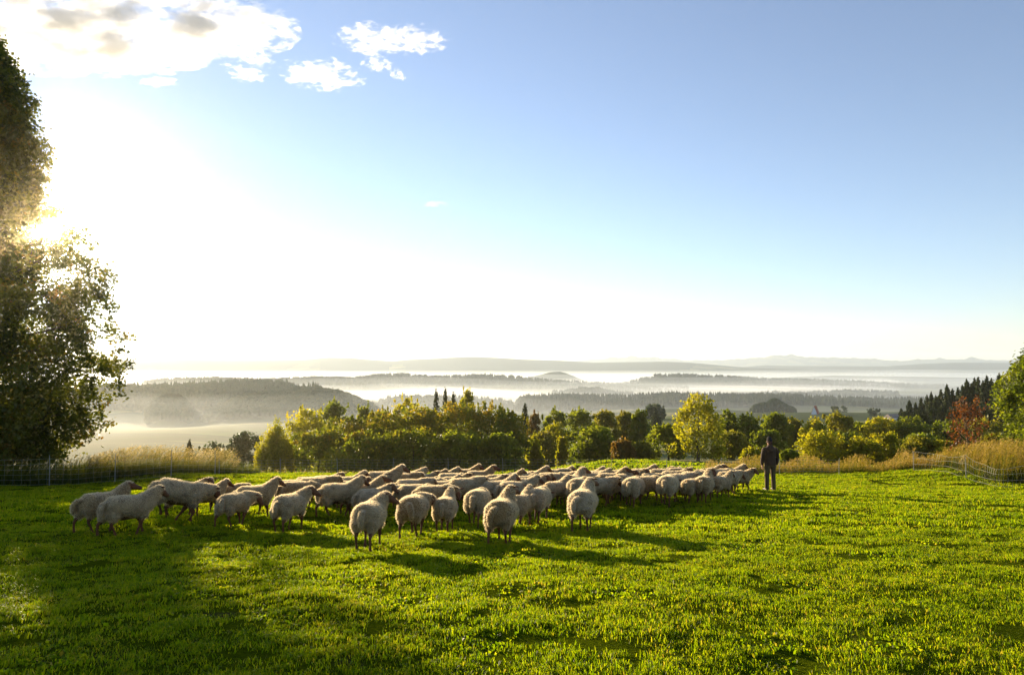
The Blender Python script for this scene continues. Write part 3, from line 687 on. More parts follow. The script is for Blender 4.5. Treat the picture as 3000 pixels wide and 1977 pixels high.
# farmhouse gleaming in the trees at the foot of the spruce wood
def farm():
    D = 420; c = pix(2617, 1212, D); z0 = Gs(c.x, D); root = empty('farmhouse', (c.x, D, z0), R(15), 'tiny pale farmhouse in the mist at the foot of the spruce wood', 'house')
    h = c.z-z0; obj('wall', box_mesh('wall', -4, 4, -3, 3, 0, h-2.2, plain_mat('pale_render', (.6, .58, .55), (.7, .68, .65), .5)), root)
    V = [(-4.3, -3.4, h-2.3), (4.3, -3.4, h-2.3), (4.3, 3.4, h-2.3), (-4.3, 3.4, h-2.3), (-4.3, 0, h), (4.3, 0, h)]
    me = bpy.data.meshes.new('roof'); me.from_pydata(V, [], [(0, 1, 5, 4), (2, 3, 4, 5), (1, 2, 5), (3, 0, 4), (3, 2, 1, 0)]); obj('roof', me, root, plain_mat('grey_tiles', (.16, .13, .12), (.22, .18, .16), 1))
farm()

# ------------------------------------------------------------------ electric sheep netting
M_POST = plain_mat('white_fence_post', (.22, .22, .19), (.30, .30, .26), 8, .5)
M_TWINE = plain_mat('pale_net_twine', (.26, .25, .20), (.36, .35, .28), 20, .6)
def fence(name, path, h, wires, gap, posts, label, tr=.0038, sag=.0, post_h=1.12, lean=0):
    P = [np.array([x, y]) for x, y in path]; seg = [np.linalg.norm(P[i+1]-P[i]) for i in range(len(P)-1)]; tot = sum(seg)
    def at(s):
        for i, l in enumerate(seg):
            if s <= l or i == len(seg)-1: q = P[i]+(P[i+1]-P[i])*s/l; return q[0], q[1]
            s -= l
    x0, y0 = P[0]; z0 = Gs(x0, y0); root = empty(name, (x0, y0, z0), 0, label, 'fence'); o = np.array([x0, y0, z0])
    pos = [tot*(k+.02)/(posts-1+.04) for k in range(posts)]
    def top(s, f):
        x, y = at(s); d = min(abs(s-p) for p in pos); L_ = tot/max(1, posts-1)
        k = 1-sag*(math.sin(min(d/(L_*.5), 1)*math.pi/2))-sag*.5*mnoise.noise((s*.9, f*3, 4.2))
        return np.array([x, y, Gs(x, y)+.04+h*f*k])-o
    n = int(tot/.35)
    for wi in range(wires):
        f = wi/(wires-1); V, F = tube_np([top(tot*k/n, f) for k in range(n+1)], [tr*1.25]*(n+1), 4)
        obj('wire', mesh_np('wire', V, F, M_TWINE), root)
    st = []; s = 0
    while s < tot:
        a, b = top(s, 0), top(s, 1); m_ = (a+b)/2+np.array([random.uniform(-.01, .01), random.uniform(-.01, .01), 0])+np.array([sag*.35*math.sin(s*3), 0, 0])
        st.append(tube_np([a, m_, b], [tr]*3, 3)); s += gap*random.uniform(.92, 1.08)
    V, F = join(st); tag(obj('net_strands', mesh_np('net_strands', V, F, M_TWINE), root), kind='stuff')
    for p in pos:
        q = top(p, 0); V, F = tube_np([q+np.array([0, 0, -.06]), q+np.array([lean*.5, 0, h*.6]), q+np.array([lean+random.uniform(-.03, .03), 0, h*post_h])], [.014, .013, .010], 6)
        obj('post', mesh_np('post', V, F, M_POST, True), root)
def gp(px, y): return (pix(px, 1300, y).x, y)
fence('electric_fence', [gp(640, 31.2), gp(900, 33), gp(1250, 33.4), gp(1700, 33.6), gp(2100, 33.4), gp(2460, 32.4)], .68, 6, .27, 12, 'white net fence running along the far edge of the pasture behind the flock', .0030, .02)
fence('electric_fence', [gp(-60, 25.4), gp(212, 26.4), gp(452, 28.3), gp(634, 31.0)], .98, 6, .27, 5, 'net fence in front of the tall grass on the left under the oak', .0028, .05)
fence('electric_fence', [gp(2672, 31.4), gp(2760, 29.6), gp(2840, 27.2), gp(2920, 25.4), gp(3090, 24.0)], .84, 4, .13, 3, 'sagging loose net fence at the foot of the golden grass on the right', .0034, .22, 1.02)

# ------------------------------------------------------------------ pasture grass
def world_leaf(name, stops, **k):
    m = leaf_mat(name, stops, **k); t = m.node_tree
    nz = next(n for n in t.nodes if n.type == 'TEX_NOISE'); g = t.nodes.new('ShaderNodeNewGeometry')
    t.links.new(g.outputs['Position'], nz.inputs['Vector']); return m
M_GRASS = world_leaf('grass_blades', [(.05, (.036, .070, .0006)), (.40, (.102, .142, .0008)), (.70, (.160, .178, .001)), (.97, (.22, .165, .010))], trans=.70, tboost=3.0, rough=.42, nscale=.9, spec=.10)
def blade_patch(name, size, n, h0, h1, wd, lean=.45, clumps=0):
    px = RNG.uniform(-size/2, size/2, n); py = RNG.uniform(-size/2, size/2, n)
    if clumps:
        c = RNG.uniform(-size/2, size/2, (clumps, 2)); k = RNG.integers(0, clumps, n); m = RNG.random(n) < .6
        px = np.where(m, c[k, 0]+RNG.normal(size=n)*.035, px); py = np.where(m, c[k, 1]+RNG.normal(size=n)*.035, py)
    h = RNG.uniform(h0, h1, n)*(1+.35*(RNG.random(n) < .08)); an = RNG.random(n)*6.283; la = RNG.random(n)*6.283; ln = h*lean*RNG.random(n)**.7*1.5
    w_ = wd*(.6+.8*RNG.random(n)); dx, dy = np.cos(an)*w_/2, np.sin(an)*w_/2; lx_, ly_ = np.cos(la)*ln, np.sin(la)*ln
    z0 = np.zeros(n)-.015
    V = np.stack([np.stack([px-dx, py-dy, z0], -1), np.stack([px+dx, py+dy, z0], -1), np.stack([px+lx_*.35+dx*.85, py+ly_*.35+dy*.85, h*.62], -1),
                  np.stack([px+lx_*.35-dx*.85, py+ly_*.35-dy*.85, h*.62], -1), np.stack([px+lx_, py+ly_, h*(1-.25*(ln/h)**2)], -1)], 1).reshape(-1, 3)
    b = np.arange(n)[:, None]*5; F = np.concatenate([b+np.array([[0, 1, 2]]), b+np.array([[0, 2, 3]]), b+np.array([[3, 2, 4]])])
    t = np.repeat(np.where(RNG.random(n) < .05, 1.0, RNG.random(n)*.85), 5)
    me = mesh_np(name, V, F, M_GRASS, False, t)
    return bpy.data.objects.new(name, me)
def scatter(name, label, pts, rots, scales, protos, kind='stuff'):
    """one mesh of points; geometry nodes put a tuft on each"""
    col = bpy.data.collections.new(name+'_tufts')
    for p in protos: col.objects.link(p)
    me = bpy.data.meshes.new(name); me.vertices.add(len(pts)); me.vertices.foreach_set('co', np.asarray(pts, np.float32).ravel())
    a = me.attributes.new('rot', 'FLOAT_VECTOR', 'POINT'); a.data.foreach_set('vector', np.asarray(rots, np.float32).ravel())
    a = me.attributes.new('scl', 'FLOAT_VECTOR', 'POINT'); a.data.foreach_set('vector', np.asarray(scales, np.float32).ravel())
    o = obj(name, me); tag(o, label, kind=kind)
    g = bpy.data.node_groups.new(name, 'GeometryNodeTree'); g.interface.new_socket('Geometry', in_out='INPUT', socket_type='NodeSocketGeometry'); g.interface.new_socket('Geometry', in_out='OUTPUT', socket_type='NodeSocketGeometry')
    i = g.nodes.new('NodeGroupInput'); u = g.nodes.new('NodeGroupOutput'); ci = g.nodes.new('GeometryNodeCollectionInfo'); ci.inputs['Collection'].default_value = col
    ci.inputs['Separate Children'].default_value = True; ci.inputs['Reset Children'].default_value = True
    ip = g.nodes.new('GeometryNodeInstanceOnPoints'); ip.inputs['Pick Instance'].default_value = True
    rv = g.nodes.new('FunctionNodeRandomValue'); rv.data_type = 'INT'
    rv.inputs[4].default_value = 0; rv.inputs[5].default_value = len(protos)-1
    r_ = g.nodes.new('GeometryNodeInputNamedAttribute'); r_.data_type = 'FLOAT_VECTOR'; r_.inputs[0].default_value = 'rot'
    s_ = g.nodes.new('GeometryNodeInputNamedAttribute'); s_.data_type = 'FLOAT_VECTOR'; s_.inputs[0].default_value = 'scl'
    er = g.nodes.new('FunctionNodeEulerToRotation')
    g.links.new(i.outputs[0], ip.inputs['Points']); g.links.new(ci.outputs[0], ip.inputs['Instance']); g.links.new(rv.outputs[2], ip.inputs['Instance Index'])
    g.links.new(r_.outputs[0], er.inputs[0]); g.links.new(er.outputs[0], ip.inputs['Rotation']); g.links.new(s_.outputs[0], ip.inputs['Scale']); g.links.new(ip.outputs[0], u.inputs[0])
    md = o.modifiers.new('tufts', 'NODES'); md.node_group = g
    return o
def lay(y0, y1, step, umax=.92):
    P, Ro, Sc = [], [], []
    y = y0
    while y < y1:
        xm = umax*y+3; x = -xm
        while x < xm:
            a = x+random.uniform(-.4, .4)*step; b = y+random.uniform(-.4, .4)*step
            if mnoise.noise((a*.75, b*1.3, 3)) > .47: x += step; continue
            z = Gs(a, b)
            e = .12; gx = (Gs(a+e, b)-Gs(a-e, b))/(2*e); gy = (Gs(a, b+e)-Gs(a, b-e))/(2*e)
            n = Vector((-gx, -gy, 1)).normalized(); q = Vector((0, 0, 1)).rotation_difference(n); rz = Matrix.Rotation(random.choice((0, 1, 2, 3))*math.pi/2+random.uniform(-.3, .3), 4, 'Z')
            m4 = q.to_matrix().to_4x4() @ rz
            k = .75+.4*(.5+.5*mnoise.noise((a*.9, b*.9, 0)))+.9*max(0, mnoise.noise((a*1.9, b*1.9, 7))-.28)
            P.append((a, b, z)); Ro.append(m4.to_euler()); Sc.append((1, 1, k)); x += step
        y += step
    return P, [tuple(r_) for r_ in Ro], Sc
pn = [blade_patch('grass_tuft', .62, 800, .018, .050, .0066, lean=1.0, clumps=9) for _ in range(6)]
pn.append(blade_patch('weed_tuft', .62, 260, .015, .040, .022, lean=1.2, clumps=7))
p_, r_, s_ = lay(3.6, 13.5, .46); scatter('grass', 'short dewy pasture grass in the foreground', p_, r_, s_, pn)
pf = [blade_patch('grass_tuft', 1.15, 900, .022, .060, .013, clumps=14) for _ in range(5)]
p_, r_, s_ = lay(13.5, 35.5, .82, .86); scatter('grass', 'short pasture grass around and behind the flock', p_, r_, s_, pf)
pk = [blade_patch('grass_tuft', 2.6, 1100, .05, .16, .045, clumps=20) for _ in range(3)]
p_, r_, s_ = lay(36, 58, 2.1, .8); scatter('grass', 'rougher meadow grass beyond the net fence', p_, r_, s_, pk)

# ------------------------------------------------------------------ tall grass
def tall_grass(name, label, X, Y, Hs, lean, mat_, plume=.5, leaves=3, width=.010, tint=None):
    n = len(X); Z = G(X, Y); Vs, Fs, Ts, o = [], [], [], 0
    def ribbon(x, y, z, h, lx_, ly_, w_, t, droop=.0):
        nonlocal o
        m = len(x); an = RNG.random(m)*6.283; dx, dy = np.cos(an)*w_/2, np.sin(an)*w_/2; ks = [0, .4, .75, 1.0]; V = []
        for k in ks:
            c = np.stack([x+lx_*k*k, y+ly_*k*k, z+h*(k-droop*k**3)], -1); ww = (1-k*.8)
            V.append(c-np.stack([dx*ww, dy*ww, 0*dx], -1)); V.append(c+np.stack([dx*ww, dy*ww, 0*dx], -1))
        V = np.stack(V, 1).reshape(-1, 3); b = np.arange(m)[:, None]*8
        F = np.concatenate([b+np.array([[i, i+1, i+3, i+2]]) for i in (0, 2, 4)])
        Vs.append(V); Fs.append(F+o); Ts.append(np.repeat(t, 8)); o += len(V)
    t0 = RNG.random(n)*.6+.25 if tint is None else tint
    lx_ = Hs*lean*(.4+RNG.random(n)); ly_ = RNG.normal(size=n)*.12*Hs
    ribbon(X, Y, Z-.03, Hs, lx_, ly_, width*.8, np.clip(t0, 0, 1), .12)
    for j in range(leaves):
        a = RNG.random(n)*6.283; hh = Hs*(.35+.4*RNG.random(n)); ll = hh*(.3+.6*RNG.random(n))
        ribbon(X+RNG.normal(size=n)*.05, Y+RNG.normal(size=n)*.05, Z-.03, hh, np.cos(a)*ll+lx_*.4, np.sin(a)*ll, width*1.5, np.clip(t0-.35-.25*RNG.random(n), 0, 1), .35)
    if plume:
        k = RNG.random(n) < plume; m = int(k.sum()); q = 9
        s = RNG.uniform(.80, 1.06, (m, q)); c = np.stack([X[k][:, None]+lx_[k][:, None]*s*s, Y[k][:, None]+ly_[k][:, None]*s*s, Z[k][:, None]+Hs[k][:, None]*(s-.12*s**3)], -1)
        c += RNG.normal(size=c.shape)*.014; V, F, t = quads(c.reshape(-1, 3), .06, np.repeat(np.clip(t0[k]+.35, 0, 1), q), .32)
        Vs.append(V); Fs.append(F+o); Ts.append(t)
    ob = obj(name, mesh_np(name, np.concatenate(Vs), np.concatenate(Fs), mat_, False, np.concatenate(Ts))); tag(ob, label, kind='stuff')
M_TALL = world_leaf('tall_grass', [(.1, (.040, .062, .003)), (.45, (.11, .115, .004)), (.72, (.20, .15, .02)), (.98, (.50, .38, .18))], trans=.55, tboost=1.5, rough=.6, nscale=.5, spec=.15)
M_GOLD = world_leaf('golden_grass', [(.1, (.06, .085, .004)), (.45, (.16, .15, .005)), (.72, (.27, .185, .010)), (.98, (.46, .31, .09))], trans=.5, tboost=1.5, rough=.6, nscale=.5, spec=.15)
def area(n, px0, px1, d0, d1, dfun=None):
    px = RNG.uniform(px0, px1, n); d = RNG.uniform(d0, d1, n)+(dfun(px) if dfun else 0); return (px-1500)/2000*d, d, px
lf = lambda p: np.interp(p, [-100, 212, 452, 640, 760], [25.8, 26.8, 28.7, 31.5, 33.5])
X, Y, P_ = area(3600, 250, 690, .2, 3.4, lf); tall_grass('tall_grass', 'pale seed heads of tall grass glowing behind the left fence', X, Y, (.75+.60*RNG.random(len(X)))*np.interp(P_, [250, 360, 650, 690], [.7, 1.05, 1.05, .6]), .42, M_TALL, .45)
X, Y, P_ = area(4200, -120, 760, .1, 2.6, lf); tall_grass('tall_grass', 'green leafy tall grass filling the bank behind the left fence', X, Y, .30+.5*RNG.random(len(X)), .25, M_TALL, 0, 4, .016, RNG.random(len(X))*.55)
X, Y, P_ = area(3200, -150, 330, -.3, 2.5, lf); tall_grass('tall_grass', 'brambly green and rusty weeds under the hanging oak boughs', X, Y, .35+.6*RNG.random(len(X)), .2, M_TALL, .15, 5, .022, RNG.random(len(X))**2*.8)
X, Y, P_ = area(2600, 640, 2150, .3, 2.0, lambda p: 33.4+0*p); tall_grass('tall_grass', 'thin rough grass along the outside of the far net fence', X, Y, .10+.25*RNG.random(len(X))*np.interp(P_, [640, 1500, 1900, 2100], [.6, .4, 1.2, 1.6]), .15, M_TALL, .2, 3, .012, RNG.random(len(X))*.7)
rf = lambda p: np.interp(p, [2060, 2250, 2460, 2680, 2760, 2840, 2920, 3150], [34.6, 34.0, 33.2, 31.9, 30.3, 28.0, 26.3, 24.6])
X, Y, P_ = area(7500, 2060, 2760, 0, 4.5, rf); tall_grass('tall_grass', 'straw coloured grass belt behind the shepherd and beyond', X, Y, (.16+.62*RNG.random(len(X))**1.6)*(1+.35*np.sin(P_/23))*np.interp(P_, [2060, 2140, 2500, 2760], [.5, 1, 1, 1.4]), .2, M_GOLD, .55, 3, .016)
X, Y, P_ = area(8500, 2600, 3150, .1, 5.5, rf); tall_grass('tall_grass', 'high golden grass and reed behind the sagging net fence', X, Y, (.5+.85*RNG.random(len(X))**1.5)*np.interp(P_, [2600, 2700, 2850], [.35, .6, 1.1]), .25, M_GOLD, .6, 3, .018)

# ------------------------------------------------------------------ sheep
def loft(pts, rx, rz, seg=14, side=(1, 0, 0)):
    """closed tube through pts with elliptical rings: rx along side, rz across"""
    pts = [Vector(p) for p in pts]; n = len(pts); V, F = [], []; side = Vector(side)
    for i in range(n):
        t = (pts[min(i+1, n-1)]-pts[max(i-1, 0)]).normalized(); s = (side-t*side.dot(t)).normalized(); u = t.cross(s)
        for k in range(seg):
            a = 2*math.pi*k/seg; V.append(pts[i]+s*(rx[i]*math.cos(a))+u*(rz[i]*math.sin(a)))
    for i in range(n-1):
        for k in range(seg): F.append((i*seg+k, i*seg+(k+1) % seg, (i+1)*seg+(k+1) % seg, (i+1)*seg+k))
    V += [pts[0], pts[-1]]; a, b = n*seg, n*seg+1
    for k in range(seg): F.append((a, (k+1) % seg, k)); F.append((b, (n-1)*seg+k, (n-1)*seg+(k+1) % seg))
    return V, F
def fuse(name, lofts, voxel, smooth=3, disp=None):
    """weld several closed tubes into one continuous skin"""
    Vs, Fs, o = [], [], 0
    for V, F in lofts: Vs += V; Fs += [tuple(i+o for i in f) for f in F]; o += len(V)
    me = bpy.data.meshes.new(name); me.from_pydata([tuple(v) for v in Vs], [], Fs); me.update()
    ob = bpy.data.objects.new(name, me); sc.collection.objects.link(ob)
    r_ = ob.modifiers.new('r', 'REMESH'); r_.mode = 'VOXEL'; r_.voxel_size = voxel
    if smooth: s_ = ob.modifiers.new('s', 'SMOOTH'); s_.factor = .6; s_.iterations = smooth
    dg = bpy.context.evaluated_depsgraph_get(); ev = ob.evaluated_get(dg); out = bpy.data.meshes.new_from_object(ev, depsgraph=dg)
    bpy.data.objects.remove(ob); bpy.data.meshes.remove(me); out.name = name
    if disp:
        nn = [v.normal.copy() for v in out.vertices]
        for v, n in zip(out.vertices, nn): v.co += n*disp(v.co)
    out.polygons.foreach_set('use_smooth', [True]*len(out.polygons)); out.update()
    return out
def fleece_mat(name, fuzz):
    m, t = mat(name)
    oi = N(t, 'ShaderNodeObjectInfo'); tc = N(t, 'ShaderNodeTexCoord')
    n1 = noise_tex(t, 5, 4, .6); n2 = noise_tex(t, 34, 3, .6)
    base = ramp(t, [(0, (.43, .335, .215)), (.35, (.40, .295, .165)), (.7, (.37, .25, .12)), (1, (.29, .17, .065))]); t.links.new(oi.outputs['Random'], base.inputs[0])
    dirt = ramp(t, [(.45, (0, 0, 0)), (.75, (1, 1, 1))]); t.links.new(n1.outputs['Fac'], dirt.inputs[0])
    mx = N(t, 'ShaderNodeMix', data_type='RGBA'); t.links.new(dirt.outputs[0], mx.inputs[0]); t.links.new(base.outputs[0], mx.inputs[6]); mx.inputs[7].default_value = (.17, .115, .06, 1)
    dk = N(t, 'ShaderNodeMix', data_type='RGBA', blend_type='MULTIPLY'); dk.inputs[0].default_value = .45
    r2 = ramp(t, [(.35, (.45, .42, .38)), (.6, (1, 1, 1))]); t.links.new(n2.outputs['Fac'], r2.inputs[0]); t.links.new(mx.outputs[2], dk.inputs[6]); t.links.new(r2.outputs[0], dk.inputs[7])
    d = N(t, 'ShaderNodeBsdfPrincipled', Roughness=1); d.inputs['Specular IOR Level'].default_value = .1; d.inputs['Sheen Weight'].default_value = .35; d.inputs['Sheen Roughness'].default_value = .4
    t.links.new(dk.outputs[2], d.inputs['Base Color'])
    o = N(t, 'ShaderNodeOutputMaterial')
    if fuzz:
        tr = N(t, 'ShaderNodeBsdfTranslucent'); tr.inputs[0].default_value = (.92, .78, .52, 1); mi = N(t, 'ShaderNodeMixShader'); mi.inputs[0].default_value = .75
        t.links.new(d.outputs[0], mi.inputs[1]); t.links.new(tr.outputs[0], mi.inputs[2]); t.links.new(mi.outputs[0], o.inputs[0])
    else:
        b = N(t, 'ShaderNodeBump'); b.inputs['Strength'].default_value = .9; b.inputs['Distance'].default_value = .02
        t.links.new(n2.outputs['Fac'], b.inputs['Height']); t.links.new(b.outputs[0], d.inputs['Normal']); t.links.new(d.outputs[0], o.inputs[0])
    return m
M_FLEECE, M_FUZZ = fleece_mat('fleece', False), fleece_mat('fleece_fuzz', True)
M_HIDE = plain_mat('rusty_brown_hide', (.085, .030, .009), (.155, .056, .017), 9, .7, .3)
def sheep_meshes(yaw, npitch, hyaw, hpitch, walk, tail, seed):
    S = []; B = []
    st = [(-.46, .56, .05, .06), (-.43, .54, .16, .16), (-.35, .535, .225, .200), (-.19, .532, .252, .207), (.02, .528, .252, .207), (.18, .535, .23, .20), (.29, .555, .18, .175), (.35, .565, .13, .14)]
    S.append(loft([(0, y, z) for y, z, *_ in st], [s[2] for s in st], [s[3] for s in st], 18))
    ya, pa = R(yaw), R(npitch); nb = Vector((0, .26, .585)); dn = Vector((math.sin(ya)*math.cos(pa), math.cos(ya)*math.cos(pa), math.sin(pa)))
    # neck with woolly collar
    ln = .35 if npitch > 30 else .30; NP = [nb+dn*ln*k for k in (0, .3, .6, .85, 1.0)]
    S.append(loft(NP, [.18, .155, .125, .105, .06], [.19, .165, .13, .11, .06], 14))
    he = nb+dn*ln*.93; hy, hp = R(hyaw), R(hpitch); hd = Vector((math.sin(hy)*math.cos(hp), math.cos(hy)*math.cos(hp), math.sin(hp))); side = hd.cross(Vector((0, 0, 1))).normalized(); up = side.cross(hd)
    S.append(loft([he-hd*.05+up*.02, he+hd*.03+up*.035, he+hd*.09+up*.045], [.06, .075, .045], [.06, .065, .035], 10, side))
    B.append(loft([he-dn*.12, he-dn*.04], [.07, .06], [.07, .06], 8))
    B.append(loft([he-hd*.06, he+hd*.02+up*.012, he+hd*.10, he+hd*.19-up*.012, he+hd*.255-up*.02, he+hd*.28-up*.02], [.05, .072, .066, .044, .036, .02], [.06, .082, .070, .048, .036, .02], 12, side))
    for s in (-1, 1):   # ears stick out sideways
        e0 = he+hd*.015+up*.055+side*s*.055; e1 = e0+side*s*.075+up*.018-hd*.01; e2 = e0+side*s*.15+up*.0-hd*.02
        B.append(loft([e0-side*s*.03, e1, e2], [.018, .030, .008], [.013, .014, .008], 8, hd))
    # legs: wool on the thighs, brown below
    W = {0: ((.05, -.06), (-.04, .07), 0), 1: ((-.10, .10), (.12, -.08), .05), 2: ((.14, -.12), (-.13, .12), .06)}[walk]
    for i, (x, y) in enumerate([(-.125, -.36), (.125, -.36), (-.11, .20), (.11, .20)]):
        hind = i < 2; sw = (W[0] if hind else W[1])[i % 2]; lift = W[2] if sw > .05 and i in (0, 3) else 0
        if hind:
            S.append(loft([(x*.9, y+.02, .46), (x*1.02, y+.02+sw*.2, .38), (x, y-.01+sw*.35, .31), (x*.98, y-.03+sw*.5, .275)], [.12, .105, .065, .04], [.15, .13, .075, .045], 10))
            k = [(x*.9, y+.03, .40), (x, y-.01+sw*.35, .29), (x, y-.055+sw*.6, .215+lift), (x, y-.02+sw*.9, .12+lift), (x, y+.0+sw, .045+lift), (x, y+.015+sw, .0+lift)]
        else:
            S.append(loft([(x*.9, y, .42), (x, y+sw*.2, .36), (x, y+sw*.3, .30)], [.10, .075, .04], [.11, .085, .045], 10))
            k = [(x*.9, y, .38), (x, y+sw*.3, .28), (x, y+sw*.6+.012, .19+lift*.4), (x, y+sw*.85-(.04 if lift else 0), .10+lift), (x, y+sw-(.05 if lift else 0), .04+lift), (x, y+sw-(.04 if lift else 0), .0+lift)]
        B.append(loft(k, [.07, .043, .025, .019, .024, .028], [.08, .050, .031, .020, .026, .033], 8))
    B.append(loft([(0, -.38, .50), (0, -.16, .48), (0, .14, .48), (0, .27, .54)], [.13, .20, .19, .10], [.13, .20, .18, .10], 10))
    tx = tail; S.append(loft([(0, -.43, .61), (tx*.05, -.51, .60), (tx*.09, -.55, .52), (tx*.10, -.545, .42), (tx*.10, -.535, .35)], [.05, .058, .055, .045, .02], [.045, .045, .045, .04, .02], 9))
    sd = seed*3.7
    def disp(c): return .013*mnoise.noise(c*6+Vector((sd, 0, 0)))+.004*mnoise.noise(c*19)+.002*mnoise.noise(c*41)
    fl = fuse('fleece', S, .019, 2, disp); bd = fuse('body', B, .0125, 2)
    # standing wool fibres
    fl.calc_loop_triangles(); nv = len(fl.vertices); co = np.empty(nv*3, np.float32); fl.vertices.foreach_get('co', co); co = co.reshape(-1, 3)
    no = np.array([v.normal[:] for v in fl.vertices]); T = np.array([t.vertices[:] for t in fl.loop_triangles])
    rs = np.random.default_rng(seed); m = 11000; k = rs.integers(0, len(T), m); w3 = rs.dirichlet((1, 1, 1), m)[:, :, None]
    P = (co[T[k]]*w3).sum(1); Nn = (no[T[k]]*w3).sum(1)+rs.normal(size=(m, 3))*.30+np.array([0, -.12, -.25]); Nn /= np.linalg.norm(Nn, axis=1)[:, None]
    sdv = np.cross(Nn, rs.normal(size=(m, 3))); sdv /= np.linalg.norm(sdv, axis=1)[:, None]; lnn = rs.uniform(.016, .040, m)[:, None]
    V2 = np.stack([P-sdv*.0035-Nn*.004, P+sdv*.0035-Nn*.004, P+Nn*lnn], 1).reshape(-1, 3)
    bm = bmesh.new(); bm.from_mesh(fl); vs = [bm.verts.new(v) for v in V2]
    for i in range(m):
        f = bm.faces.new((vs[3*i], vs[3*i+1], vs[3*i+2])); f.material_index = 1
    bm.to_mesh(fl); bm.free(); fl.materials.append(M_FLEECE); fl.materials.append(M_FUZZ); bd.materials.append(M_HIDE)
    return bd, fl
POSES = dict(up=(4, 50, 5, -24, 0, 0, 1), up2=(-6, 44, -5, -28, 1, 1, 2), right=(30, 40, 80, -22, 0, 0, 3), left=(-26, 36, -70, -20, 2, -1, 4), level=(3, 20, 6, -42, 1, 0, 5),
             level2=(-4, 20, -10, -38, 2, 1, 6), low=(8, -2, 12, -62, 2, 0, 7), high=(12, 54, 30, -8, 1, -1, 8), lowright=(42, 12, 72, -48, 1, 1, 9))
SM = {k: sheep_meshes(*v) for k, v in POSES.items()}
def row_of(x, y, z):
    v = (y)*math.cos(PITCH)+(z-EYE)*math.sin(PITCH); h = -(y)*math.sin(PITCH)+(z-EYE)*math.cos(PITCH); return 988.5-2000*h/v
def px_of(x, y, z):
    v = (y)*math.cos(PITCH)+(z-EYE)*math.sin(PITCH); return 1500+2000*x/v
def find_y(px, kind, row, s):
    y = 8.0
    while y < 40:
        x = pix(px, 1400, y).x; z = Gs(x, y)+(0.725*s if kind == 'T' else 0)
        if row_of(x, y, z) <= row: return x, y
        y += .04
    return x, y
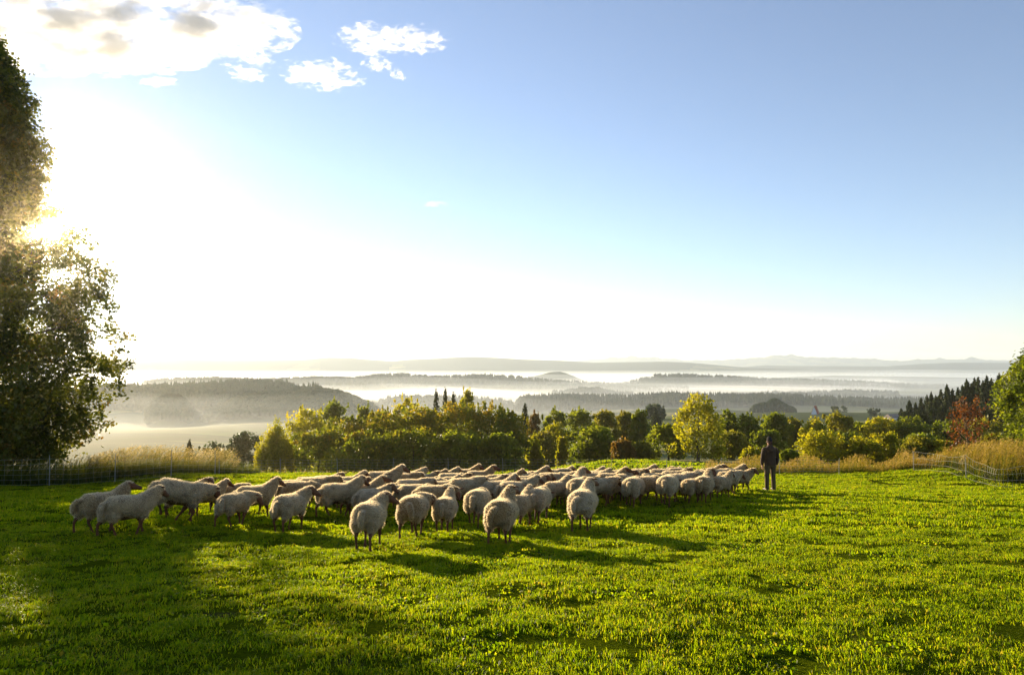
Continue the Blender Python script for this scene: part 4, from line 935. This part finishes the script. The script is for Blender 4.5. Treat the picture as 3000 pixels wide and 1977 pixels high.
#SHEEP
FLOCK = [ # px, kind, row, heading, pose, scale, label
 (298, 'F', 1556, 54, 'high', 1.03, 'grey sheep at the left end, its head up behind another fleece'),
 (376, 'F', 1566, 62, 'up2', 1.03, 'grey sheep walking in the oak shade, tail curled out, nearest on the left'),
 (508, 'F', 1534, 80, 'level2', 1.19, 'large arched sheep leaping up, rump high, left part of the flock'),
 (540, 'T', 1418, 70, 'right', 1.00, 'sheep hidden behind the leaping one with only its brown head showing'),
 (604, 'F', 1503, 68, 'up', .90, 'small sheep with upright ears right of the leaping one'),
 (668, 'T', 1426, 82, 'level', .86, 'smaller brownish sheep seen between two others left of the lone walker'),
 (688, 'F', 1541, 38, 'lowright', .95, 'brownish ewe with lowered head and striding legs in the left group'),
 (746, 'F', 1516, 60, 'up', 1.03, 'pale sheep in profile with dark face lifted, right end of the left group'),
 (850, 'F', 1555, 30, 'right', 1.02, 'sheep alone in front left of centre looking over its right shoulder'),
 (845, 'T', 1408, 62, 'low', .92, 'brown sheep with sideways tail at the left edge of the main flock'),
 (872, 'T', 1410, 76, 'low', 1.0, 'pale sheep with curled tail beside the brown one at the left edge'),
 (925, 'T', 1402, 66, 'level', 1.05, 'sheep with bright tail tuft walking third from the left of the main flock'),
 (905, 'T', 1398, 80, 'level2', .9, 'far sheep with only its dark poll showing above the left of the flock'),
 (950, 'T', 1397, 72, 'right', .95, 'far sheep on the left turning its sunlit head, clear against the lawn'),
 (992, 'F', 1512, 66, 'up2', 1.08, 'pale sheep in side view with front leg lifted, left of the big rump'),
 (1015, 'T', 1398, 86, 'up', .98, 'long backed far sheep behind the side view one'),
 (1028, 'T', 1410, 80, 'right', .92, 'brown headed sheep between the side view one and its follower'),
 (1060, 'T', 1424, 68, 'high', 1.02, 'sheep with raised head and ears above the curl tailed sheep'),
 (1085, 'T', 1398, 76, 'left', .94, 'brown sheep looking back behind the raised head sheep'),
 (1088, 'F', 1520, 58, 'right', .98, 'sheep with wagging curled tail directly behind the nearest rump'),
 (1120, 'T', 1381, 76, 'up', 1.12, 'tall pale sheep against the fence on the left of the crowd'),
 (1160, 'F', 1497, 50, 'low', .95, 'golden brown sheep with thin tail left of the row of round rumps'),
 (1083, 'F', 1604, 14, 'right', 1.06, 'nearest sheep of all, round rump, brown head turned right'),
 (1212, 'F', 1570, 14, 'lowright', 1.08, 'big round rump second from the left in the front row'),
 (1305, 'F', 1557, 10, 'up', .96, 'small round rump with ears spread, third in the front row'),
 (1400, 'F', 1537, 14, 'low', 1.06, 'head down rump with dark tail, fourth in the front row'),
 (1470, 'F', 1594, 12, 'high', 1.12, 'broad rump with hanging tail and ears out in the middle of the front'),
 (1528, 'F', 1540, 20, 'up', .98, 'brown sheep half hidden right of the broad middle rump'),
 (1578, 'F', 1527, 15, 'low', 1.06, 'wide dirty fleeced rump left of the woolly neck sheep'),
 (1708, 'F', 1552, 10, 'high', 1.16, 'pale sheep with high woolly neck nearest on the right'),
 (1698, 'T', 1402, 22, 'low', 1.10, 'curl tailed sheep directly behind the high woolly neck'),
 (1678, 'T', 1394, 26, 'high', 1.12, 'tall sheep with big fluffy head rising over the curl tailed one'),
 (1628, 'T', 1411, 42, 'up', .94, 'sheep with small erect ear between dirty rump and curl tailed one'),
 (1757, 'T', 1397, 58, 'level', 1.02, 'sheep looking right from behind the high woolly neck'),
 (1795, 'T', 1402, 30, 'low', .98, 'brown grazing sheep right of the high woolly neck'),
 (1824, 'T', 1391, 22, 'level', 1.04, 'sheep with dark tail under its rump left of the bright tailed rump'),
 (1856, 'F', 1483, 15, 'low', 1.12, 'round rump with bright tail patch, first of the right hand rumps'),
 (1897, 'T', 1396, 40, 'low', 1.02, 'sheep squeezed right of the bright tail patch rump'),
 (1957, 'F', 1478, 13, 'low', 1.12, 'big round rump with glowing tail, middle of the right hand rumps'),
 (1992, 'T', 1389, 46, 'level', 1.02, 'pale shouldered sheep right of the glowing tail rump'),
 (2026, 'F', 1471, 26, 'low', .94, 'smaller grazing rump tucked left of the last big rump'),
 (2063, 'F', 1471, 14, 'up', 1.06, 'last big rump on the right with two heads behind it'),
 (2113, 'F', 1459, 36, 'up', .94, 'orange brown sheep right of the last big rump'),
 (2104, 'T', 1377, 76, 'low', 1.04, 'long pale sheep behind the orange brown one'),
 (2134, 'F', 1447, 46, 'level', 1.02, 'pale legged sheep second from the right end'),
 (2140, 'T', 1377, 66, 'up2', .98, 'sheep whose head peeps over the second from the right end'),
 (2168, 'F', 1439, 60, 'right', .96, 'last sheep on the right end with dark face next to the shepherd'),
 # the packed middle and far ranks
 (1195, 'T', 1384, 86, 'left', 1.02, 'far sheep with big brown head in front of a fence post, left middle'),
 (1180, 'T', 1391, 76, 'level', 1.02, 'sheep with pointed tail tuft below the big brown head'),
 (1240, 'T', 1394, 84, 'right', .94, 'sheep among the knot of brown faces in the left middle'),
 (1262, 'T', 1390, 78, 'up', .9, 'dark eared sheep at the top of the knot of brown faces'),
 (1296, 'T', 1384, 84, 'up2', .96, 'sheep with brown face looking left of the far pair'),
 (1322, 'T', 1388, 82, 'low', .98, 'pale flat back just right of the knot of brown faces'),
 (1328, 'T', 1398, 66, 'right', .94, 'golden sheep with pointed ear in the middle of the crowd'),
 (1207, 'T', 1409, 76, 'level', 1.0, 'rounded back with bright outline left of the tilted head'),
 (1258, 'T', 1404, 64, 'low', 1.0, 'bright outlined rump beside the rounded back'),
 (1298, 'T', 1409, 58, 'up', .94, 'sheep with thin dark ear between two bright backs'),
 (1216, 'T', 1421, 74, 'low', .98, 'pale back right above the second front rump'),
 (1270, 'T', 1424, 70, 'lowright', 1.0, 'sheep crossing behind the small round rump'),
 (1362, 'T', 1402, 54, 'level', 1.06, 'large beige sheep with dark tail behind the fourth front rump'),
 (1360, 'T', 1378, 86, 'up', 1.0, 'far left sheep of the pair standing out against the fence'),
 (1404, 'T', 1380, 86, 'high', 1.0, 'far right sheep of the pair standing out against the fence'),
 (1410, 'T', 1394, 76, 'level', .98, 'low back under the standing out pair'),
 (1430, 'T', 1404, 78, 'right', 1.0, 'pale sheep with brown head leaning right, centre crowd'),
 (1458, 'T', 1410, 62, 'up', 1.02, 'sheep with lit tail tip behind the broad middle rump'),
 (1512, 'T', 1411, 76, 'up2', 1.04, 'long pale sheep with brown cheek above the broad middle rump'),
 (1552, 'T', 1403, 70, 'right', .98, 'sheep with striped brown face right of the long pale one'),
 (1486, 'T', 1393, 80, 'up', .96, 'eared sheep in the third rank above the broad middle rump'),
 (1522, 'T', 1385, 84, 'low', 1.0, 'far curved back left of the woolly brown head'),
 (1536, 'T', 1392, 60, 'left', .96, 'sheep with bright ruff in the far centre'),
 (1556, 'T', 1382, 76, 'up', .98, 'far sheep with rounded golden head in the centre'),
 (1566, 'T', 1390, 88, 'level', 1.0, 'rust faced sheep looking right in the centre of the crowd'),
 (1616, 'T', 1375, 86, 'level', 1.04, 'highest pale back against the shadowed meadow strip'),
 (1612, 'T', 1386, 84, 'low', 1.02, 'wide pale flank right of the rust faced sheep'),
 (1636, 'T', 1382, 82, 'up', .9, 'far sheep with dark muzzle right of the highest pale back'),
 (1655, 'T', 1388, 64, 'level2', 1.0, 'wrinkled bright back left of the fluffy head'),
 (1742, 'T', 1387, 78, 'left', 1.0, 'pale back right of the fluffy head'),
 (1728, 'T', 1381, 84, 'up', .9, 'brown eared head just right of the fluffy head'),
 (1764, 'T', 1378, 74, 'low', 1.0, 'golden rimmed far back left of the dark brown sheep'),
 (1782, 'T', 1380, 80, 'level2', .94, 'dark brown sheep in the far rank against the meadow strip'),
 (1788, 'T', 1387, 72, 'high', 1.02, 'tall headed pale sheep right of the dark brown one'),
 (1818, 'T', 1388, 76, 'right', .96, 'sheep with two small dark horns of ears, right middle'),
 (1848, 'T', 1384, 72, 'right', .98, 'round headed sheep above the bright tail patch rump'),
 (1880, 'T', 1379, 78, 'up', .9, 'dark maroon headed sheep in the far right rank'),
 (1944, 'T', 1370, 86, 'level', 1.08, 'farthest sheep, long back stretched against the dry grass'),
 (1916, 'T', 1387, 80, 'low', 1.0, 'pale back above the glowing tail rump, left side'),
 (1932, 'T', 1379, 80, 'right', .92, 'small head pair seen under the farthest long back'),
 (1954, 'T', 1382, 84, 'up', .9, 'lowest face in the cluster under the farthest long back'),
 (1978, 'T', 1381, 82, 'right', 1.0, 'sheep with nodding golden head left of the gap'),
 (1986, 'T', 1386, 76, 'level2', .9, 'little head above the pale shouldered sheep'),
 (2038, 'T', 1380, 80, 'right', 1.04, 'long grey backed sheep with dark cheek above the last big rump'),
 (2068, 'T', 1380, 78, 'up', .94, 'sheep looking right behind the long grey backed one'),
 (2084, 'T', 1377, 82, 'high', .92, 'high dark face right of the long grey back'),
]
placed = []
for i, (px, kd, row, hd, pose, s, lab) in enumerate(FLOCK):
    s *= .97; x, y = find_y(px, kd, row, s); hd = hd+.9*math.degrees(math.atan2(px-1500, 2000)); placed.append([x, y, hd, pose, s*(.97 if kd == 'F' else 1), lab])
# keep neighbours from standing inside one another
for _ in range(30):
    for i in range(len(placed)):
        for j in range(i):
            a, b = placed[i], placed[j]; m_ = R((a[2]+b[2])/2); dx, dy = a[0]-b[0], a[1]-b[1]
            al = dx*math.sin(m_)+dy*math.cos(m_); ac = dx*math.cos(m_)-dy*math.sin(m_); q = (al/.86)**2+(ac/.46)**2
            if q < 1:
                k = (1-q)*.10; sg = 1 if dy >= 0 else -1
                for o_, w_ in ((a, 1), (b, -1)):
                    f = 0 if (i if o_ is a else j) < 47 and FLOCK[i if o_ is a else j][1] == 'F' else (.3 if (i if o_ is a else j) < 47 else 1)
                    u = o_[0]/o_[1]; o_[1] += sg*w_*k*f; o_[0] = u*o_[1]
EXTRA = {2: (R(-9), 0)}
for i, (x, y, hd, pose, s, lab) in enumerate(placed):
    root = empty('sheep', (x, y, Gs(x, y)-.005), -R(hd), lab, 'sheep', 'sheep of the flock moving away over the pasture')
    root.scale = (s, s*random.uniform(.96, 1.05), s)
    root.rotation_euler[0] = math.atan(.105)*-math.cos(R(hd))
    if i == 2: root.rotation_euler[0] += R(-13); root.location.z += .06
    for nm, me in zip(('body', 'fleece'), SM[pose]):
        o_ = bpy.data.objects.new(nm, me); link(o_, root)

# ------------------------------------------------------------------ the shepherd
def shepherd():
    g = hit(2257, 1437); root = empty('person', g, 0, 'standing person seen from behind in dark hooded jacket, cap and olive trousers', 'person')
    skin = plain_mat('skin', (.42, .22, .14), (.50, .27, .18), 12, .55); jack = plain_mat('dark_brown_jacket', (.040, .020, .010), (.075, .038, .018), 7, .75, .5)
    trou = plain_mat('olive_trousers', (.075, .050, .020), (.11, .075, .030), 9, .85, .5); boot = plain_mat('worn_boots', (.05, .03, .02), (.10, .06, .035), 14, .5); hat = plain_mat('black_knit_cap', (.012, .011, .012), (.03, .026, .026), 40, .95, .6)
    B = []
    B.append(loft([(0, 0, .84), (0, 0, .95), (0, .005, 1.10), (0, -.005, 1.28), (0, -.01, 1.42), (0, 0, 1.49)], [.15, .165, .145, .175, .18, .07], [.10, .115, .10, .115, .10, .06], 16))
    B.append(loft([(0, 0, 1.44), (0, .01, 1.55)], [.058, .055], [.06, .058], 10))
    B.append(loft([(0, .03, 1.50), (0, .03, 1.56), (0, .02, 1.64), (0, .015, 1.72), (0, .01, 1.765)], [.035, .062, .076, .074, .03], [.045, .085, .098, .092, .04], 14))
    B.append(loft([(0, .10, 1.635), (0, .135, 1.61), (0, .125, 1.595)], [.012, .016, .010], [.012, .016, .010], 8))
    for s in (-1, 1):
        B.append(loft([(s*.074, .015, 1.655), (s*.088, .005, 1.63), (s*.076, .012, 1.60)], [.010, .014, .008], [.016, .024, .012], 8))
        B.append(loft([(s*.165, 0, 1.40), (s*.215, -.005, 1.25), (s*.235, 0, 1.10), (s*.245, .03, .98), (s*.24, .055, .86)], [.055, .052, .045, .038, .030], [.06, .055, .047, .04, .028], 10))
        w_ = Vector((s*.24, .058, .85)); B.append(loft([w_, w_+Vector((0, .012, -.05)), w_+Vector((-s*.005, .02, -.095))], [.018, .020, .016], [.026, .040, .036], 10))
        for f, (oy, l) in enumerate([(.030, .070), (.011, .080), (-.008, .074), (-.026, .058)]):
            p = w_+Vector((-s*.004, .020+oy, -.088)); B.append(loft([p, p+Vector((-s*.006, .004, -l*.5)), p+Vector((-s*.020, .008, -l*.95))], [.0088, .0082, .006], [.0088, .0082, .006], 7))
        p = w_+Vector((-s*.008, .035, -.035)); B.append(loft([p, p+Vector((-s*.018, .028, -.028)), p+Vector((-s*.022, .034, -.058))], [.012, .010, .007], [.012, .010, .007], 7))
        x = s*.095; B.append(loft([(x*.95, 0, .88), (x*1.05, 0, .72), (x*1.12, .01, .50), (x*1.2, -.005, .30), (x*1.25, 0, .09), (x*1.28, .03, .05)], [.085, .082, .058, .055, .036, .035], [.095, .09, .062, .06, .04, .04], 12))
        B.append(loft([(x*1.27, -.05, .045), (x*1.3, .03, .05), (x*1.36, .13, .035), (x*1.38, .19, .03)], [.03, .042, .042, .02], [.035, .045, .030, .015], 10))
    body = fuse('body', B, .0065, 1); body.materials.append(skin); o_ = obj('body', body, root)
    J = [loft([(0, 0, .845), (0, .002, .88), (0, 0, 1.0), (0, .0, 1.12), (0, -.012, 1.30), (0, -.015, 1.41), (0, -.005, 1.475), (0, 0, 1.51)], [.19, .195, .195, .185, .205, .205, .115, .07], [.135, .14, .145, .135, .14, .13, .095, .07], 18)]
    J.append(loft([(0, -.10, 1.44), (0, -.125, 1.40), (0, -.13, 1.33), (0, -.10, 1.27)], [.11, .13, .10, .03], [.045, .055, .05, .02], 12))  # hood lying on the back
    J.append(loft([(0, -.01, 1.46), (0, .0, 1.53)], [.095, .082], [.095, .088], 12))
    for s in (-1, 1):
        J.append(loft([(s*.15, -.01, 1.425), (s*.205, -.01, 1.37), (s*.238, -.01, 1.24), (s*.258, 0, 1.09), (s*.262, .03, .96), (s*.252, .052, .862)], [.06, .075, .072, .063, .056, .048], [.07, .082, .076, .066, .058, .05], 12))
    jm = fuse('jacket', J, .009, 2, lambda c: .006*mnoise.noise(c*9)+.004*mnoise.noise(Vector((c.x*4, c.y*4, c.z*22)))); jm.materials.append(jack); obj('jacket', jm, root)
    T = [loft([(0, 0, .80), (0, 0, .86), (0, 0, .95), (0, 0, 1.0)], [.15, .178, .17, .15], [.11, .128, .125, .11], 14)]
    for s in (-1, 1):
        x = s*.095; T.append(loft([(x*.92, 0, .90), (x*1.02, 0, .80), (x*1.08, .005, .66), (x*1.14, .012, .50), (x*1.2, 0, .32), (x*1.25, .0, .13), (x*1.27, .01, .075)], [.095, .098, .086, .075, .074, .066, .068], [.108, .108, .092, .080, .080, .072, .075], 12))
    tm = fuse('trousers', T, .009, 2, lambda c: .005*mnoise.noise(Vector((c.x*6, c.y*6, c.z*16)))); tm.materials.append(trou); obj('trousers', tm, root)
    for s in (-1, 1):
        x = s*.121; Bo = fuse('boot', [loft([(x, -.005, .15), (x, -.005, .08), (x, -.005, .035)], [.048, .050, .050], [.055, .06, .066], 12), loft([(x, -.075, .03), (x*1.02, -.03, .045), (x*1.06, .06, .055), (x*1.12, .15, .04), (x*1.14, .215, .03)], [.035, .05, .055, .052, .025], [.03, .045, .05, .035, .025], 12)], .008, 2)
        Bo.materials.append(boot); obj('boot', Bo, root)
    hm = fuse('cap', [loft([(0, .012, 1.655), (0, .010, 1.69), (0, .008, 1.735), (0, 0, 1.775), (0, -.012, 1.805)], [.086, .090, .086, .062, .02], [.106, .110, .104, .075, .025], 16)], .007, 2); hm.materials.append(hat); obj('cap', hm, root)
    hr = fuse('hair', [loft([(0, -.015, 1.66), (0, -.035, 1.60), (0, -.035, 1.54)], [.078, .072, .05], [.080, .070, .045], 12)], .008, 2); hr.materials.append(plain_mat('dark_red_hair', (.05, .016, .010), (.10, .035, .02), 30, .7)); obj('hair', hr, root)
    root.rotation_euler = (0, 0, R(6)); root.location.z -= .01
shepherd()

# ------------------------------------------------------------------ clouds
def cloud_mat(dens, seed, thr, nsc, stretch):
    m, t = mat('cloud_vapour')
    tc = N(t, 'ShaderNodeTexCoord')
    mp = N(t, 'ShaderNodeMapping'); mp.inputs['Location'].default_value = (seed*3.1, seed*1.7, seed); mp.inputs['Scale'].default_value = stretch; t.links.new(tc.outputs['Object'], mp.inputs[0])
    nz = N(t, 'ShaderNodeTexNoise'); nz.inputs['Scale'].default_value = nsc; nz.inputs['Detail'].default_value = 8; nz.inputs['Roughness'].default_value = .66; t.links.new(mp.outputs[0], nz.inputs['Vector'])
    ln = N(t, 'ShaderNodeVectorMath', operation='LENGTH'); t.links.new(tc.outputs['Object'], ln.inputs[0])
    sq = N(t, 'ShaderNodeMath', operation='POWER'); sq.inputs[1].default_value = 2.4; t.links.new(ln.outputs['Value'], sq.inputs[0])
    a = N(t, 'ShaderNodeMath', operation='MULTIPLY_ADD'); a.inputs[1].default_value = -.38; t.links.new(sq.outputs[0], a.inputs[0]); am = N(t, 'ShaderNodeMath', operation='MULTIPLY_ADD'); am.inputs[1].default_value = 2.8; am.inputs[2].default_value = -.9; t.links.new(nz.outputs['Fac'], am.inputs[0]); t.links.new(am.outputs[0], a.inputs[2])
    b = N(t, 'ShaderNodeMath', operation='SUBTRACT'); b.inputs[1].default_value = thr; t.links.new(a.outputs[0], b.inputs[0])
    c = N(t, 'ShaderNodeMath', operation='MULTIPLY'); c.use_clamp = True; c.inputs[1].default_value = 5; t.links.new(b.outputs[0], c.inputs[0])
    d = N(t, 'ShaderNodeMath', operation='MULTIPLY'); d.inputs[1].default_value = dens; t.links.new(c.outputs[0], d.inputs[0])
    p = N(t, 'ShaderNodeVolumePrincipled'); p.inputs['Color'].default_value = (1, 1, 1, 1); p.inputs['Anisotropy'].default_value = .45; t.links.new(d.outputs[0], p.inputs['Density'])
    o = N(t, 'ShaderNodeOutputMaterial'); t.links.new(p.outputs[0], o.inputs['Volume']); return m
def ico():
    bm = bmesh.new(); bmesh.ops.create_icosphere(bm, subdivisions=3, radius=1); me = bpy.data.meshes.new('cloud'); bm.to_mesh(me); bm.free(); return me
CLOUDS = [ # px, row, half width px, half depth rows, thickness m, density, threshold, noise scale, label
 (230, 95, 600, 120, 115, .0200, .36, 3.4, 'big white cloud with a grey heart in the upper left corner'),
 (690, 60, 170, 60, 60, .008, .34, 2.4, 'ragged white cloud tip at the top edge right of the big cloud'),
 (1090, 118, 110, 42, 40, .014, .43, 3.4, 'left one of the two small flaky clouds near the top'),
 (1215, 118, 100, 38, 40, .014, .43, 3.4, 'right one of the two small flaky clouds near the top'),
 (945, 222, 115, 46, 40, .016, .43, 3.2, 'small streaked cloud below and left of the flaky pair'),
 (1105, 188, 46, 20, 24, .014, .43, 2.8, 'tiny cloud puff under the flaky pair'),
 (1168, 220, 26, 14, 20, .012, .43, 2.4, 'tiny slanting wisp right of the streaked cloud'),
 (725, 218, 60, 22, 24, .014, .43, 2.8, 'small flat cloud below the end of the big cloud'),
 (735, 165, 60, 34, 24, .012, .43, 3.0, 'frayed wisp hanging under the big cloud'),
 (462, 241, 62, 12, 18, .012, .33, 1.6, 'thin lens shaped cloud under the middle of the big cloud'),
 (1275, 598, 40, 8, 22, .0015, .34, 1.5, 'faint wisp in the open sky above the flock'),
]
for i, (px, row, hw, hr, th, dn, thr, ns, lab) in enumerate(CLOUDS):
    zc = 1500; d = ray(px, row); t = (zc-EYE)/d.z; c = Vector((d.x*t, d.y*t, zc)); sx = hw/2000*c.y*1.0
    d2 = ray(px, row-hr); y2 = (zc-EYE)/d2.z*d2.y; sy = abs(c.y-y2)
    me = ico(); ra = sx/sy; me.materials.append(cloud_mat(dn, i*1.37+2, thr, ns, (1.0 if ra < 2 else ra*.6, 1.1, .55)))
    o_ = obj('cloud', me); o_.location = c; o_.scale = (sx*1.15, sy*1.25, th); tag(o_, lab, 'cloud', 'white clouds in the upper left sky')
    o_.rotation_euler = (0, 0, R(-4))
